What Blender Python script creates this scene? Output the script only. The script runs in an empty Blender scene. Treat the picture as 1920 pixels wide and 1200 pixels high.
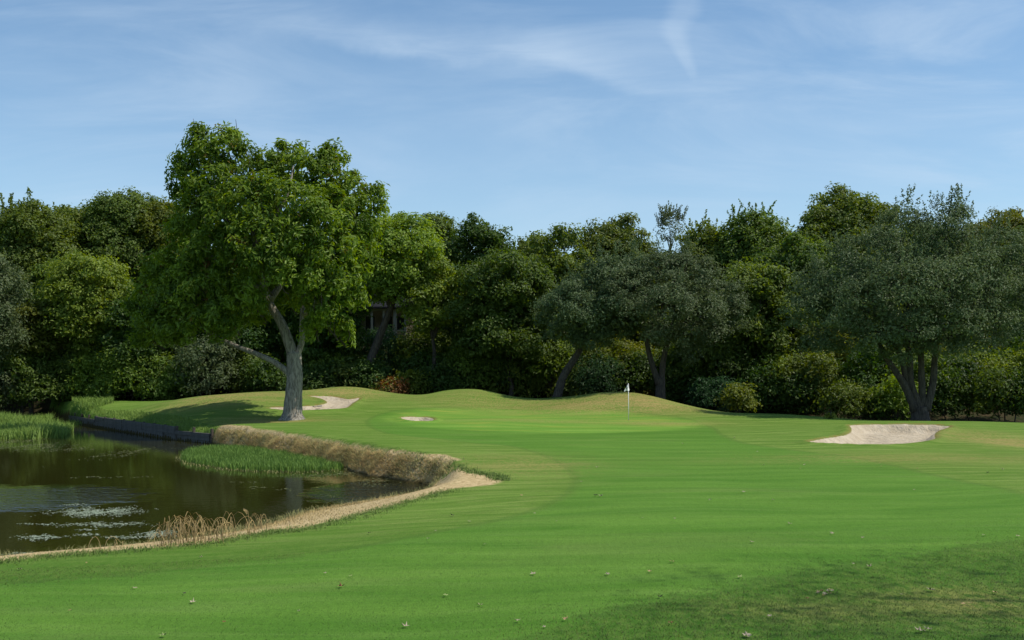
import bpy, math, random
import numpy as np
from mathutils import Vector
R = math.radians
rng = np.random.default_rng(7)
random.seed(7)
scn = bpy.context.scene
COL = scn.collection

# ------------------------------------------------------------------ camera, sky, sun, exposure
FPX, HOR, CAMZ = 2000.0, 700.0, 2.9          # focal length / horizon line in photo pixels, eye height
cam = bpy.data.objects.new("camera", bpy.data.cameras.new("camera"))
COL.objects.link(cam); scn.camera = cam
cam.location = (0, 0, CAMZ); cam.rotation_euler = (R(90), 0, 0)
cam.data.sensor_width = 36; cam.data.lens = 36 * FPX / 1920
cam.data.shift_y = 100 / 1920; cam.data.clip_end = 3000
SUN_EL, SUN_AZ = 55.0, 99.0                   # azimuth clockwise from +Y (view direction)
sdir = Vector((math.sin(R(SUN_AZ)) * math.cos(R(SUN_EL)), math.cos(R(SUN_AZ)) * math.cos(R(SUN_EL)), math.sin(R(SUN_EL))))
sl = bpy.data.lights.new("sun", 'SUN'); sl.energy = 3.6; sl.angle = R(0.6); sl.color = (1, .93, .82)
so = bpy.data.objects.new("sun", sl); COL.objects.link(so); so.rotation_euler = sdir.to_track_quat('Z', 'Y').to_euler()
scn.view_settings.view_transform = 'Standard'; scn.view_settings.look = 'None'
scn.view_settings.gamma = 1; scn.view_settings.exposure = 0.4
scn.view_settings.use_curve_mapping = False
scn.cycles.transparent_max_bounces = 8
scn.cycles.max_bounces = 6

class NT:
    """tiny node-tree helper"""
    def __init__(s, tree): s.t = tree; s.n = tree.nodes; s.l = tree.links
    def new(s, typ, ins=None, **kw):
        n = s.n.new(typ)
        for k, v in kw.items(): setattr(n, k, v)
        for k, v in (ins or {}).items():
            if isinstance(v, bpy.types.NodeSocket): s.l.new(v, n.inputs[k])
            else: n.inputs[k].default_value = v
        return n
    def math(s, op, a, b=None, clamp=False):
        ins = {0: a}
        if b is not None: ins[1] = b
        return s.new('ShaderNodeMath', ins, operation=op, use_clamp=clamp).outputs[0]
    def mix(s, f, a, b):
        n = s.new('ShaderNodeMix', data_type='RGBA')
        for i, v in ((0, f), (6, a), (7, b)):
            if isinstance(v, bpy.types.NodeSocket): s.l.new(v, n.inputs[i])
            else: n.inputs[i].default_value = v if i == 0 else (*v, 1)
        return n.outputs[2]
    def ramp(s, x, lo, hi):
        return s.new('ShaderNodeMapRange', {0: x, 1: lo, 2: hi, 3: 0.0, 4: 1.0}, interpolation_type='SMOOTHSTEP').outputs[0]
    def noise(s, vec, scale, detail=2.0, rough=.5, dist=0.0):
        return s.new('ShaderNodeTexNoise', {'Vector': vec, 'Scale': scale, 'Detail': detail, 'Roughness': rough, 'Distortion': dist}).outputs[0]
    def mapping(s, vec, loc=(0, 0, 0), rot=(0, 0, 0), scale=(1, 1, 1)):
        return s.new('ShaderNodeMapping', {'Vector': vec, 'Location': loc, 'Rotation': rot, 'Scale': scale}).outputs[0]

world = bpy.data.worlds.new("World"); scn.world = world; world.use_nodes = True
w = NT(world.node_tree); w.n.clear()
sky = w.new('ShaderNodeTexSky', sky_type='NISHITA', sun_disc=False, sun_elevation=R(SUN_EL), sun_rotation=R(SUN_AZ),
            altitude=200.0, air_density=1.0, dust_density=0.6, ozone_density=1.5)
tc = w.new('ShaderNodeTexCoord').outputs['Generated']
sx = w.new('ShaderNodeSeparateXYZ', {0: tc})
ay = w.math('MAXIMUM', w.math('ABSOLUTE', sx.outputs[1]), 0.08)
u = w.math('DIVIDE', sx.outputs[0], ay); v = w.math('DIVIDE', sx.outputs[2], ay)
uv = w.new('ShaderNodeCombineXYZ', {0: u, 1: v}).outputs[0]
def curve(x, pts, lo, hi, vlo, vhi):
    t = w.new('ShaderNodeMapRange', {0: x, 1: lo, 2: hi}).outputs[0]
    n = w.new('ShaderNodeFloatCurve', {'Value': t})
    c = n.mapping.curves[0]
    ps = [((p - lo) / (hi - lo), (q - vlo) / (vhi - vlo)) for p, q in pts]
    c.points[0].location = ps[0]; c.points[1].location = ps[-1]
    for p in ps[1:-1]: c.points.new(*p)
    n.mapping.update()
    return w.new('ShaderNodeMapRange', {0: n.outputs[0], 1: 0.0, 2: 1.0, 3: vlo, 4: vhi}, clamp=False).outputs[0]
U = lambda px: (px - 960) / FPX
V = lambda py: (HOR - py) / FPX
wob = w.math('MULTIPLY', w.math('SUBTRACT', w.noise(uv, 14.0, 4, .6), .5), .022)
# long streak with a sharp lower edge and a soft upper side
cv = curve(u, [(U(60), V(0)), (U(250), V(45)), (U(480), V(50)), (U(620), V(82)), (U(760), V(108)), (U(870), V(118)), (U(980), V(112)), (U(1090), V(138)),
               (U(1180), V(168)), (U(1320), V(205)), (U(1500), V(235)), (U(1800), V(262))], U(60), U(1800), 0.2, 0.36)
d = w.math('ADD', w.math('SUBTRACT', v, cv), wob)
lowe = w.ramp(d, -0.008, 0.008)
upe = w.math('SUBTRACT', 1.0, w.ramp(d, 0.0, 0.05))
along = w.math('MULTIPLY', w.ramp(u, U(350), U(760)), w.math('SUBTRACT', 1.0, w.ramp(u, U(1000), U(1450))))
stA = w.math('MULTIPLY', w.math('MULTIPLY', w.math('MULTIPLY', lowe, upe), w.new('ShaderNodeMapRange', {0: w.noise(w.mapping(uv, rot=(0, 0, R(12)), scale=(3, 22, 1)), 2.0, 5, .65, .5), 1: .3, 2: .7, 3: .5, 4: 1.5}).outputs[0]), w.math('ADD', w.math('MULTIPLY', along, .5), .12))
# upright plume
cu = curve(v, [(V(190), U(1305)), (V(140), U(1296)), (V(100), U(1280)), (V(55), U(1266)), (V(20), U(1284)), (V(-60), U(1290))], V(190), V(-60), 0.1, 0.2)
dd = w.math('ABSOLUTE', w.math('ADD', w.math('SUBTRACT', u, cu), w.math('MULTIPLY', wob, .5)))
wid = w.new('ShaderNodeMapRange', {0: v, 1: V(160), 2: V(20), 3: .003, 4: .018}).outputs[0]
stB = w.math('MULTIPLY', w.math('SUBTRACT', 1.0, w.ramp(w.math('DIVIDE', dd, wid), 0.2, 1.3)), w.math('MULTIPLY', w.ramp(v, V(165), V(110)), .38))
# general thin cirrus, wind-stretched
cm = w.mapping(uv, rot=(0, 0, R(14)), scale=(2.2, 9.0, 1))
n1 = w.noise(cm, 1.5, 6, .62, .6)
n2 = w.noise(uv, 2.6, 3, .5)
cir = w.math('MULTIPLY', w.ramp(n1, .36, .74), w.ramp(n2, .28, .62))
cir = w.math('MULTIPLY', cir, w.new('ShaderNodeMapRange', {0: u, 1: -.5, 2: .4, 3: .55, 4: 1.0}).outputs[0])
cl = w.math('ADD', w.math('ADD', stA, stB), cir)
cl = w.math('MULTIPLY', cl, .48, clamp=True)
haz = w.math('MULTIPLY', w.math('SUBTRACT', 1.0, w.ramp(v, 0.0, .42)), .28)
cl = w.math('ADD', cl, haz, clamp=True)
tint = w.new('ShaderNodeMix', {0: 1.0}, data_type='RGBA', blend_type='MULTIPLY')
w.l.new(sky.outputs[0], tint.inputs[6]); tint.inputs[7].default_value = (.81, .96, 1.0, 1)
mx = w.mix(cl, tint.outputs[2], (4.3, 5.3, 6.4))
bg = w.new('ShaderNodeBackground', {'Color': mx, 'Strength': 0.11})
wo = w.new('ShaderNodeOutputWorld', {'Surface': bg.outputs[0]})

# ------------------------------------------------------------------ helpers
def srgb(r, g, b):
    f = lambda c: (c / 255 / 12.92) if c / 255 < .04045 else ((c / 255 + .055) / 1.055) ** 2.4
    return (f(r), f(g), f(b))
def material(name):
    m = bpy.data.materials.new(name); m.use_nodes = True
    t = NT(m.node_tree); b = t.n['Principled BSDF']
    b.inputs['Roughness'].default_value = .8
    return m, t, b
def simple(name, col, rough=.8, var=.15, scale=8.0, bump=0.0, spec=.3):
    m, t, b = material(name)
    o = t.new('ShaderNodeTexCoord').outputs['Object']
    n = t.noise(o, scale, 4, .6)
    c = t.mix(n, tuple(x * (1 - 2 * var) for x in col), tuple(min(1, x * (1 + 2 * var)) for x in col))
    t.l.new(c, b.inputs['Base Color']); b.inputs['Roughness'].default_value = rough
    b.inputs['Specular IOR Level'].default_value = spec
    if bump:
        bp = t.new('ShaderNodeBump', {'Height': n, 'Strength': bump, 'Distance': .03}); t.l.new(bp.outputs[0], b.inputs['Normal'])
    return m
def tag(o, label=None, cat=None, group=None, kind=None):
    for k, x in (('label', label), ('category', cat), ('group', group), ('kind', kind)):
        if x: o[k] = x
    return o
def link(name, me, mat=None, parent=None):
    o = bpy.data.objects.new(name, me); COL.objects.link(o)
    if mat and not me.materials: me.materials.append(mat)
    if parent: o.parent = parent
    return o
def empty(name, loc, label, cat, group=None):
    o = bpy.data.objects.new(name, None); COL.objects.link(o); o.location = loc; o.empty_display_size = .3
    return tag(o, label, cat, group)
def mesh_np(name, verts, faces, smooth=False):
    """verts (n,3); faces (m,k) all of the same size k"""
    me = bpy.data.meshes.new(name); verts = np.asarray(verts, np.float32); faces = np.asarray(faces, np.int32)
    m, k = faces.shape
    me.vertices.add(len(verts)); me.vertices.foreach_set('co', verts.ravel())
    me.loops.add(m * k); me.loops.foreach_set('vertex_index', faces.ravel())
    me.polygons.add(m); me.polygons.foreach_set('loop_start', np.arange(0, m * k, k, dtype=np.int32))
    me.polygons.foreach_set('loop_total', np.full(m, k, np.int32))
    me.polygons.foreach_set('use_smooth', np.full(m, smooth, bool))
    me.update(calc_edges=True)
    return me
def sstep(x, a, b):
    t = np.clip((x - a) / (b - a), 0, 1); return t * t * (3 - 2 * t)
class MB:
    def __init__(s): s.v = []; s.f = []
    def box(s, c, size, rz=0, taper=1.0, jit=0.0):
        i = len(s.v); cx, cy, cz = c; a, b, h = size[0] / 2, size[1] / 2, size[2] / 2
        for z, k in ((-h, 1), (h, taper)):
            for x, y in ((-a, -b), (a, -b), (a, b), (-a, b)):
                x *= k; y *= k
                if jit: x += random.uniform(-jit, jit); y += random.uniform(-jit, jit)
                s.v.append((cx + x * math.cos(rz) - y * math.sin(rz), cy + x * math.sin(rz) + y * math.cos(rz), cz + z + (random.uniform(-jit, jit) if jit else 0)))
        s.f += [tuple(i + q for q in f) for f in ((0, 3, 2, 1), (4, 5, 6, 7), (0, 1, 5, 4), (1, 2, 6, 5), (2, 3, 7, 6), (3, 0, 4, 7))]
        return s
    def tube(s, pts, rad, n=8, rough=0.0):
        pts = [Vector(p) for p in pts]; i0 = len(s.v); up = Vector((0, 1, .1)).normalized()
        for k, p in enumerate(pts):
            d = (pts[min(k + 1, len(pts) - 1)] - pts[max(k - 1, 0)]).normalized()
            a = d.cross(up)
            if a.length < .05: a = d.cross(Vector((1, 0, 0)))
            a.normalize(); b = d.cross(a)
            for j in range(n):
                t = 2 * math.pi * j / n; r = rad[k] * (1 + (rough * (math.sin(3 * t + k * .4) * .5 + random.uniform(-.5, .5)) if rough else 0))
                s.v.append(tuple(p + a * (r * math.cos(t)) + b * (r * math.sin(t))))
        for k in range(len(pts) - 1):
            for j in range(n):
                q = i0 + k * n + j; q2 = i0 + k * n + (j + 1) % n
                s.f.append((q, q2, q2 + n, q + n))
        s.f.append(tuple(i0 + (len(pts) - 1) * n + j for j in range(n)))
        s.f.append(tuple(i0 + n - 1 - j for j in range(n)))
        return s
    def poly(s, pts):
        i = len(s.v); s.v += [tuple(p) for p in pts]; s.f.append(tuple(range(i, i + len(pts)))); return s
    def build(s, name, mat, parent=None, smooth=False, bevel=0):
        me = bpy.data.meshes.new(name); me.from_pydata(s.v, [], s.f); me.update()
        if smooth:
            me.polygons.foreach_set('use_smooth', [True] * len(me.polygons))
        o = link(name, me, mat, parent)
        if bevel:
            md = o.modifiers.new('bevel', 'BEVEL'); md.width = bevel; md.segments = 2
        return o
def spline(pts, n):
    """Catmull-Rom through pts, n steps a span"""
    P = [np.array(p, float) for p in pts]; P = [2 * P[0] - P[1]] + P + [2 * P[-1] - P[-2]]; out = []
    for i in range(1, len(P) - 2):
        for k in range(n):
            t = k / n; a, b, c, d = P[i - 1], P[i], P[i + 1], P[i + 2]
            out.append(.5 * (2 * b + (c - a) * t + (2 * a - 5 * b + 4 * c - d) * t * t + (3 * b - a - 3 * c + d) * t ** 3))
    out.append(P[-2]); return np.array(out)

# ------------------------------------------------------------------ terrain height
WATER = -1.0
def at(px, py, Y): return ((px - 960) * Y / FPX, Y, CAMZ - (py - HOR) * Y / FPX)
ctrl = [(0, 0, 1.2), (-15, 0, .9), (15, 0, 1.4), (0, -15, 1.3), (-30, -10, .8), (30, -10, 1.6), (-40, 15, -.4), (45, 15, .7),
        (-6, 12, -.05), (0, 12, .05), (6, 12, .15), (15, 12, .35), (-18, 18, -.45), (-8.6, 18, -.35), (-4.8, 21, -.3), (-3.2, 24.3, -.22),
        (-.3, 30, -.1), (0, 20, 0), (8, 20, .1), (16, 20, .25), (5, 30, 0), (14, 30, .1), (24, 30, .15), (34, 35, .2),
        (-1.5, 33, -.10), (-3, 37.5, -.06), (-5.6, 43, .05), (-9, 50, .05), (-15.9, 60, 0), (-16.8, 61, -.3), (0, 42, -.05), (8, 42, -.1), (18, 42, -.1), (30, 44, 0),
        (0, 52, -.08), (8, 52, -.1), (20, 38, .0)]
crest = [(150, 748, 90), (250, 750, 88), (330, 750, 84), (400, 742, 80), (480, 735, 78), (560, 733, 79), (620, 727, 83), (680, 727, 83), (740, 738, 80),
         (790, 741, 80), (830, 733, 80), (900, 731, 79), (960, 745, 78), (1020, 747, 78), (1070, 744, 77), (1130, 736, 76), (1180, 736, 75), (1240, 747, 75),
         (1290, 760, 73), (1340, 770, 72), (1400, 775, 71), (1500, 778, 70), (1560, 783, 69), (1600, 787, 67), (1700, 789, 66), (1800, 790, 66), (1920, 793, 66), (2150, 797, 66)]
ctrl += [at(*c) for c in crest]
ctrl += [(x, y + 5, z - .35) for x, y, z in (at(*c) for c in crest)]
ctrl += [at(*c) for c in [(250, 790, 72), (170, 772, 80), (200, 760, 82), (300, 762, 74), (400, 772, 68), (550, 785, 66), (590, 770, 69), (590, 755, 73), (640, 748, 77),
         (700, 760, 74), (740, 752, 76), (900, 764, 74), (1000, 767, 73.5), (1150, 766, 71), (1250, 774, 69), (1400, 790, 64), (1178, 788, 65), (900, 785, 65),
         (780, 786, 66), (700, 785, 65), (1500, 800, 59), (1560, 800, 55), (1700, 794.5, 58), (1640, 836, 43.4), (1820, 800, 57), (1800, 830, 45),
         (-100, 780, 78), (0, 770, 80), (80, 770, 80), (100, 756, 90), (2200, 850, 45), (600, 800, 57)]]
ctrl = np.array(ctrl, float)
def _tps(r2): return np.where(r2 > 0, .5 * r2 * np.log(np.maximum(r2, 1e-9)), 0)
def _fit():
    n = len(ctrl); X = ctrl[:, :2] / 40
    K = _tps(((X[:, None] - X[None]) ** 2).sum(2)) + np.eye(n) * 2e-5
    P = np.hstack([np.ones((n, 1)), X]); A = np.zeros((n + 3, n + 3)); A[:n, :n] = K; A[:n, n:] = P; A[n:, :n] = P.T
    return np.linalg.solve(A, np.concatenate([ctrl[:, 2], np.zeros(3)]))
_W = _fit()
def base_z(x, y):
    x = np.asarray(x, float); y = np.asarray(y, float); sh = x.shape; x = x.ravel(); y = y.ravel()
    xs = np.clip(x, -70, 70) / 40; ys = np.clip(y, -20, 96) / 40; X = ctrl[:, :2] / 40
    out = np.empty(len(x))
    for i in range(0, len(x), 40000):
        s = slice(i, i + 40000)
        r2 = (xs[s, None] - X[None, :, 0]) ** 2 + (ys[s, None] - X[None, :, 1]) ** 2
        out[s] = _tps(r2) @ _W[:-3] + _W[-3] + _W[-2] * xs[s] + _W[-1] * ys[s]
    far = np.maximum(sstep(y, 84, 96), sstep(np.abs(x), 50, 68))
    edge = 1 - sstep(x, -36, -30)
    out = out * (1 - far) + .25 * far
    bank = 5.6 * sstep(y + .0 * x, 88 , 104) 
    return (out + bank).reshape(sh)
def ground_at(px, py, zf=base_z):
    Y = np.arange(6, 130, .08); X = (px - 960) * Y / FPX; rz = CAMZ - (py - HOR) * Y / FPX
    z = zf(X, Y); k = int(np.argmax(z >= rz))
    if k == 0: k = len(Y) - 1
    return np.array([X[k], Y[k], z[k]])
def gpoly(pts): return np.array([ground_at(*p)[:2] for p in pts])
def wpt(px, py):
    Y = FPX * (CAMZ - WATER) / (py - HOR); return ((px - 960) * Y / FPX, Y)
def sdist(poly, x, y):
    """signed distance to a closed polygon, > 0 inside"""
    poly = np.asarray(poly, float); sh = np.shape(x); x = np.ravel(x); y = np.ravel(y)
    best = np.full(len(x), 1e9); ins = np.zeros(len(x), bool); n = len(poly)
    for i in range(n):
        (ax, ay_), (bx, by) = poly[i], poly[(i + 1) % n]
        ex, ey = bx - ax, by - ay_
        t = np.clip(((x - ax) * ex + (y - ay_) * ey) / max(ex * ex + ey * ey, 1e-9), 0, 1)
        best = np.minimum(best, (x - ax - t * ex) ** 2 + (y - ay_ - t * ey) ** 2)
        c = ((ay_ > y) != (by > y)) & (x < (bx - ax) * (y - ay_) / ((by - ay_) if by != ay_ else 1e-9) + ax)
        ins ^= c
    return (np.sqrt(best) * np.where(ins, 1, -1)).reshape(sh)
def smooth_poly(p, n=4):
    p = [tuple(q) for q in p]; q = spline([p[-1]] + p + [p[0], p[1]], n); return q[n:-n - 1 if n else None][: len(p) * n]

# pond outline on the water plane, with a bank slope for each stretch
near = [wpt(*p) for p in [(-900, 1140), (-300, 1085), (0, 1052), (150, 1040), (280, 1026), (400, 1008), (500, 985), (560, 965), (680, 945), (800, 921), (818, 912)]]
dry = [wpt(*p) for p in [(790, 906), (700, 893), (650, 880), (560, 861), (480, 846), (405, 834)]]
_d = spline([near[-1]] + dry, 5)[1:]
_n = len(_d); dry = [tuple(p + np.array([.8, .45]) * (.16 * math.sin(i * 1.9) + .12 * math.sin(i * 3.3 + 1) - .03) * (1 if 0 < i < _n - 1 else 0)) for i, p in enumerate(_d)]
wallp = [wpt(*p) for p in [(396, 832), (330, 825), (250, 812), (180, 801), (128, 792)]]
inlet = [(-40, 92), (-46, 97), (-48, 92), (-43, 84)]
leftb = [wpt(*p) for p in [(132, 806), (118, 817), (60, 821), (0, 822), (-200, 830), (-900, 840)]]
pond = np.array(near + dry + wallp + inlet + leftb)
slopes = [.2] * (len(near) - 2) + [1.1] + list(np.interp(np.linspace(0, 1, len(dry)), [0, .2, .4, .7, 1], [2.2, 1.5, 1.05, 1.15, 1.7])) + [2.4] + [9] * (len(wallp)) + [.5] * (len(inlet) - 1) + [.28] * (len(leftb)) + [.2] * 4
bunker_left = smooth_poly(gpoly([(503, 766.5), (540, 764), (590, 762), (613, 757), (606, 749.5), (580, 744), (622, 744.5), (655, 750), (674, 747.5), (660, 757), (646, 767), (600, 770), (550, 771)]), 3)
bunker_mid = smooth_poly(gpoly([(752, 784.5), (780, 783.5), (806, 784.5), (813, 787), (808, 790.5), (785, 791.5), (768, 789.5)]), 3)
bunker_right = smooth_poly(gpoly([(1517, 832), (1550, 824), (1590, 816), (1597, 806), (1596, 799), (1640, 797), (1710, 797), (1780, 800.5), (1760, 808), (1752, 817), (1751, 825), (1715, 832), (1650, 836), (1575, 835)]), 3)
fair = gpoly([(-600, 1130), (0, 1096), (200, 1083), (400, 1062), (600, 1040), (800, 1004), (950, 972), (1050, 938), (1083, 905), (1070, 880), (1020, 852), (950, 835), (850, 826), (730, 812), (690, 790),
              (740, 770), (900, 764), (1100, 767), (1270, 782), (1330, 800), (1350, 815), (1400, 832), (1500, 845), (1580, 855), (1680, 875), (1800, 902), (1920, 928), (2100, 985), (1960, 1008), (1750, 1032), (1560, 1070), (1380, 1102), (1150, 1150), (1000, 1195)])
fair = smooth_poly(np.vstack([fair, [(1.0, 9.5), (-6, 8)]]), 3)
greenp = smooth_poly(gpoly([(722, 785), (780, 771), (900, 767), (1050, 769), (1180, 775), (1290, 788), (1318, 797), (1260, 806), (1150, 811), (1000, 812), (880, 806), (780, 800)]), 3)
dirt = np.array([ground_at(*p)[:2] for p in [(-400, 1086), (0, 1053), (120, 1042), (250, 1032), (330, 1026), (400, 1016), (500, 997), (560, 992), (640, 974), (700, 957), (780, 934), (850, 917), (900, 911), (930, 908), (943, 901),
              (925, 893), (880, 883), (840, 866), (800, 853), (740, 842), (640, 825), (560, 814), (480, 806), (430, 798), (400, 800)]])
dirt = np.vstack([dirt, [wpt(400, 836), wpt(560, 864), wpt(700, 896), wpt(790, 912), wpt(680, 935), wpt(480, 975), wpt(200, 1020), wpt(-100, 1040), wpt(-400, 1070)]])

def ddry(x, y):
    """distance to the dry bank's waterline"""
    pl = np.array([near[-1]] + dry); best = np.full(len(x), 1e9)
    for i in range(len(pl) - 1):
        (ax, ay_), (bx, by) = pl[i], pl[i + 1]; ex, ey = bx - ax, by - ay_
        t = np.clip(((x - ax) * ex + (y - ay_) * ey) / max(ex * ex + ey * ey, 1e-9), 0, 1)
        best = np.minimum(best, np.hypot(x - ax - t * ex, y - ay_ - t * ey))
    return best
def segdist(x, y):
    """distance outside the pond with the slope of the nearest stretch blended in"""
    best = np.full(len(x), 1e9); kk = np.zeros(len(x)); ww = np.zeros(len(x)); n = len(pond)
    for i in range(n):
        (ax, ay_), (bx, by) = pond[i], pond[(i + 1) % n]
        ex, ey = bx - ax, by - ay_
        t = np.clip(((x - ax) * ex + (y - ay_) * ey) / max(ex * ex + ey * ey, 1e-9), 0, 1)
        d_ = np.sqrt((x - ax - t * ex) ** 2 + (y - ay_ - t * ey) ** 2)
        wt = 1 / (d_ + .15) ** 6; s_ = slopes[i] if i < len(slopes) else .2
        kk += wt * s_; ww += wt; best = np.minimum(best, d_)
    return best, kk / ww
def ground_z(x, y):
    x = np.asarray(x, float); y = np.asarray(y, float); sh = x.shape; x = x.ravel(); y = y.ravel()
    z = base_z(x, y)
    z += .02 * np.sin(x * .9 + 1.3 * np.sin(y * .5)) * np.sin(y * .6 + x * .2) * sstep(y, 5, 14)
    for poly, dep, wd in ((bunker_left, .12, .5), (bunker_mid, .22, .5), (bunker_right, .42, .6)):
        lo, hi = np.min(poly, 0) - 1, np.max(poly, 0) + 1
        m = (x > lo[0]) & (x < hi[0]) & (y > lo[1]) & (y < hi[1])
        if m.any():
            s = sdist(poly, x[m], y[m]); z[m] += -dep * sstep(s, -.05, wd) + .10 * np.exp(-((s + .22) / .25) ** 2)
    m = (x < 3) & (y > 8) & (y < 102)
    if m.any():
        s = sdist(pond, x[m], y[m]); d_, k = segdist(x[m], y[m])
        out = WATER + np.maximum(-s, 0) * k + .05 * np.minimum(np.maximum(-s, 0), .3)
        inn = WATER - .9 * sstep(s, 0, 1.2)
        zb = z[m]; h = .05
        sm = -h * np.logaddexp(-zb / h, -out / h)          # smooth minimum
        z[m] = np.where(s > 0, inn, sm)
    return z.reshape(sh)
def G(px, py):
    p = ground_at(px, py, ground_z); return p

# ------------------------------------------------------------------ ground mesh
def axis(parts):
    out = [parts[0][0]]
    for a, b, s in parts:
        n = max(1, int(round((b - a) / s))); out += list(np.linspace(a, b, n + 1)[1:])
    return np.array(out)
gx = axis([(-900, -200, 100), (-200, -80, 15), (-80, -46, 1.5), (-46, -20, .28), (-20, 14, .17), (14, 40, .28), (40, 60, 1), (60, 200, 14), (200, 900, 100)])
gy = axis([(-300, -40, 40), (-40, 6, 2), (6, 30, .18), (30, 84, .24), (84, 112, .8), (112, 160, 4), (160, 1500, 120)])
XX, YY = np.meshgrid(gx, gy)
ZZ = ground_z(XX, YY)
ny, nx = XX.shape
idx = np.arange(nx * ny).reshape(ny, nx)
faces = np.stack([idx[:-1, :-1], idx[:-1, 1:], idx[1:, 1:], idx[1:, :-1]], -1).reshape(-1, 4)
gme = mesh_np('ground', np.stack([XX, YY, ZZ], -1).reshape(-1, 3), faces, True)
fx, fy = XX.ravel(), YY.ravel()
def attr(name, arr):
    a = gme.attributes.new(name, 'FLOAT', 'POINT'); a.data.foreach_set('value', np.clip(arr, -3, 3).astype(np.float32))
def sd(poly): return sdist(poly, fx, fy)
attr('fairway', sd(fair)); attr('green', sd(greenp))
attr('sand', np.maximum(np.maximum(sd(bunker_left), sd(bunker_mid)), sd(bunker_right)))
attr('dirt', np.maximum(sd(dirt), .85 - ddry(fx, fy))); pd = sd(pond); attr('pond', pd)
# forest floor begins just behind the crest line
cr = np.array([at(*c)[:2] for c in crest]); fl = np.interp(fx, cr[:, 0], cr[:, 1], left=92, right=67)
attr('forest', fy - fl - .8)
def blob(cx, cy, rx, ry): return np.exp(-(((fx - cx) / rx) ** 2 + ((fy - cy) / ry) ** 2))
dryness = np.zeros(len(fx))
for px, py, rx, ry, a in [(430, 745, 5, 4, 1.0), (660, 735, 4, 3, .9), (1130, 752, 7, 3.5, .75), (1230, 765, 5, 3, .5), (1890, 830, 3, 6, .9), (1700, 860, 6, 3, .45), (780, 880, 3, 5, .35),
                          (1000, 870, 2, 4, .4), (480, 790, 3, 1.5, .6), (560, 790, 2.5, 2, .5), (1820, 1130, 1.2, 1.2, .45), (1500, 1150, 1, .8, .3), (1050, 790, 7, 2.2, .5), (1260, 795, 3, 2, .5), (740, 735, 2, 2, .6), (900, 745, 5, 3, .45)]:
    g = ground_at(px, py); dryness += a * blob(g[0], g[1], rx, ry)
attr('dryness', dryness)

m, t, b = material('turf_mat')
pos = t.new('ShaderNodeNewGeometry').outputs['Position']
A = lambda n: t.new('ShaderNodeAttribute', attribute_name=n).outputs['Fac']
edge = t.math('MULTIPLY', t.math('SUBTRACT', t.noise(pos, 5.0, 4, .7), .5), .35)
edge2 = t.math('MULTIPLY', t.math('SUBTRACT', t.noise(pos, 1.3, 3, .6), .5), .7)
fine = t.noise(t.mapping(pos, scale=(1, .55, 1)), 55.0, 3, .75)
mid = t.noise(t.mapping(pos, scale=(1, .35, 1)), 9.0, 4, .7)
big = t.noise(t.mapping(pos, scale=(.35, 1, 1)), .45, 4, .6, .6)
wv = t.new('ShaderNodeVectorMath', {0: pos, 1: t.new('ShaderNodeVectorMath', {0: t.new('ShaderNodeTexNoise', {'Vector': pos, 'Scale': .07, 'Detail': 2.0}).outputs['Color'], 1: (5, 5, 0)}, operation='MULTIPLY').outputs[0]}, operation='ADD').outputs[0]
strk = t.noise(t.mapping(wv, rot=(0, 0, R(24)), scale=(.16, .8, 1)), 1.0, 5, .65, .5)
strk2 = t.noise(t.mapping(wv, rot=(0, 0, R(-20)), scale=(.25, 2.5, 1)), .8, 4, .65, .8)
# fairway: dense green with mowing streaks
fw = t.mix(t.ramp(strk, .2, .8), (.052, .137, .014), (.104, .207, .029))
fw = t.mix(t.math('MULTIPLY', t.ramp(strk2, .45, .8), .45), fw, (.134, .228, .048))
fw = t.mix(t.math('MULTIPLY', t.ramp(mid, .45, .8), .35), fw, (.05, .115, .014))
fw = t.mix(t.math('MULTIPLY', t.ramp(big, .5, .75), .35), fw, (.14, .19, .05))
# rough: yellower, mottled
ro = t.mix(t.ramp(strk2, .35, .7), (.076, .152, .018), (.138, .216, .040))
ro = t.mix(t.math('MULTIPLY', t.ramp(t.noise(t.mapping(pos, scale=(.4, 1.2, 1)), 2.2, 5, .75), .45, .72), .42), ro, (.20, .225, .07))
ro = t.mix(t.math('MULTIPLY', t.ramp(mid, .5, .8), .4), ro, (.06, .105, .02))
# green: smooth, pale yellow green
gr = t.mix(t.ramp(strk, .35, .7), (.095, .215, .026), (.150, .265, .042))
gr = t.mix(t.math('MULTIPLY', t.ramp(t.noise(t.mapping(pos, scale=(.2, 1, 1)), .9, 4, .6), .5, .7), .55), gr, (.27, .28, .05))
nearw = t.ramp(t.new('ShaderNodeSeparateXYZ', {0: pos}).outputs[1], 24.0, 15.0)
fedge = t.math('ADD', edge, t.math('MULTIPLY', t.math('MULTIPLY', edge2, nearw), 2.2))
ffac = t.ramp(t.math('ADD', A('fairway'), fedge), -.22, .26)
ro = t.mix(t.ramp(t.new('ShaderNodeSeparateXYZ', {0: pos}).outputs[1], 24.0, 14.0), ro, t.mix(t.ramp(mid, .35, .75), (.044, .115, .012), (.090, .160, .026)))  # near rough lusher and darker: foreground shade put into the turf colour
fringe = t.math('MULTIPLY', t.ramp(t.math('ADD', A('fairway'), edge), -.3, -.02), t.math('SUBTRACT', 1.0, ffac))
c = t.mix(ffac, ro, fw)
c = t.mix(t.math('MULTIPLY', fringe, .45), c, (.05, .11, .018))
c = t.mix(t.ramp(t.math('ADD', A('green'), t.math('MULTIPLY', edge2, 1.5)), -.9, .9), c, gr)
dr = t.math('MULTIPLY', A('dryness'), t.ramp(t.math('ADD', mid, t.math('MULTIPLY', t.math('SUBTRACT', big, .5), .8)), .25, .65), clamp=True)
drm = t.mix(t.ramp(mid, .3, .7), (.22, .165, .060), (.34, .25, .10))
c = t.mix(t.math('MULTIPLY', dr, .85), c, drm)
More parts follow.
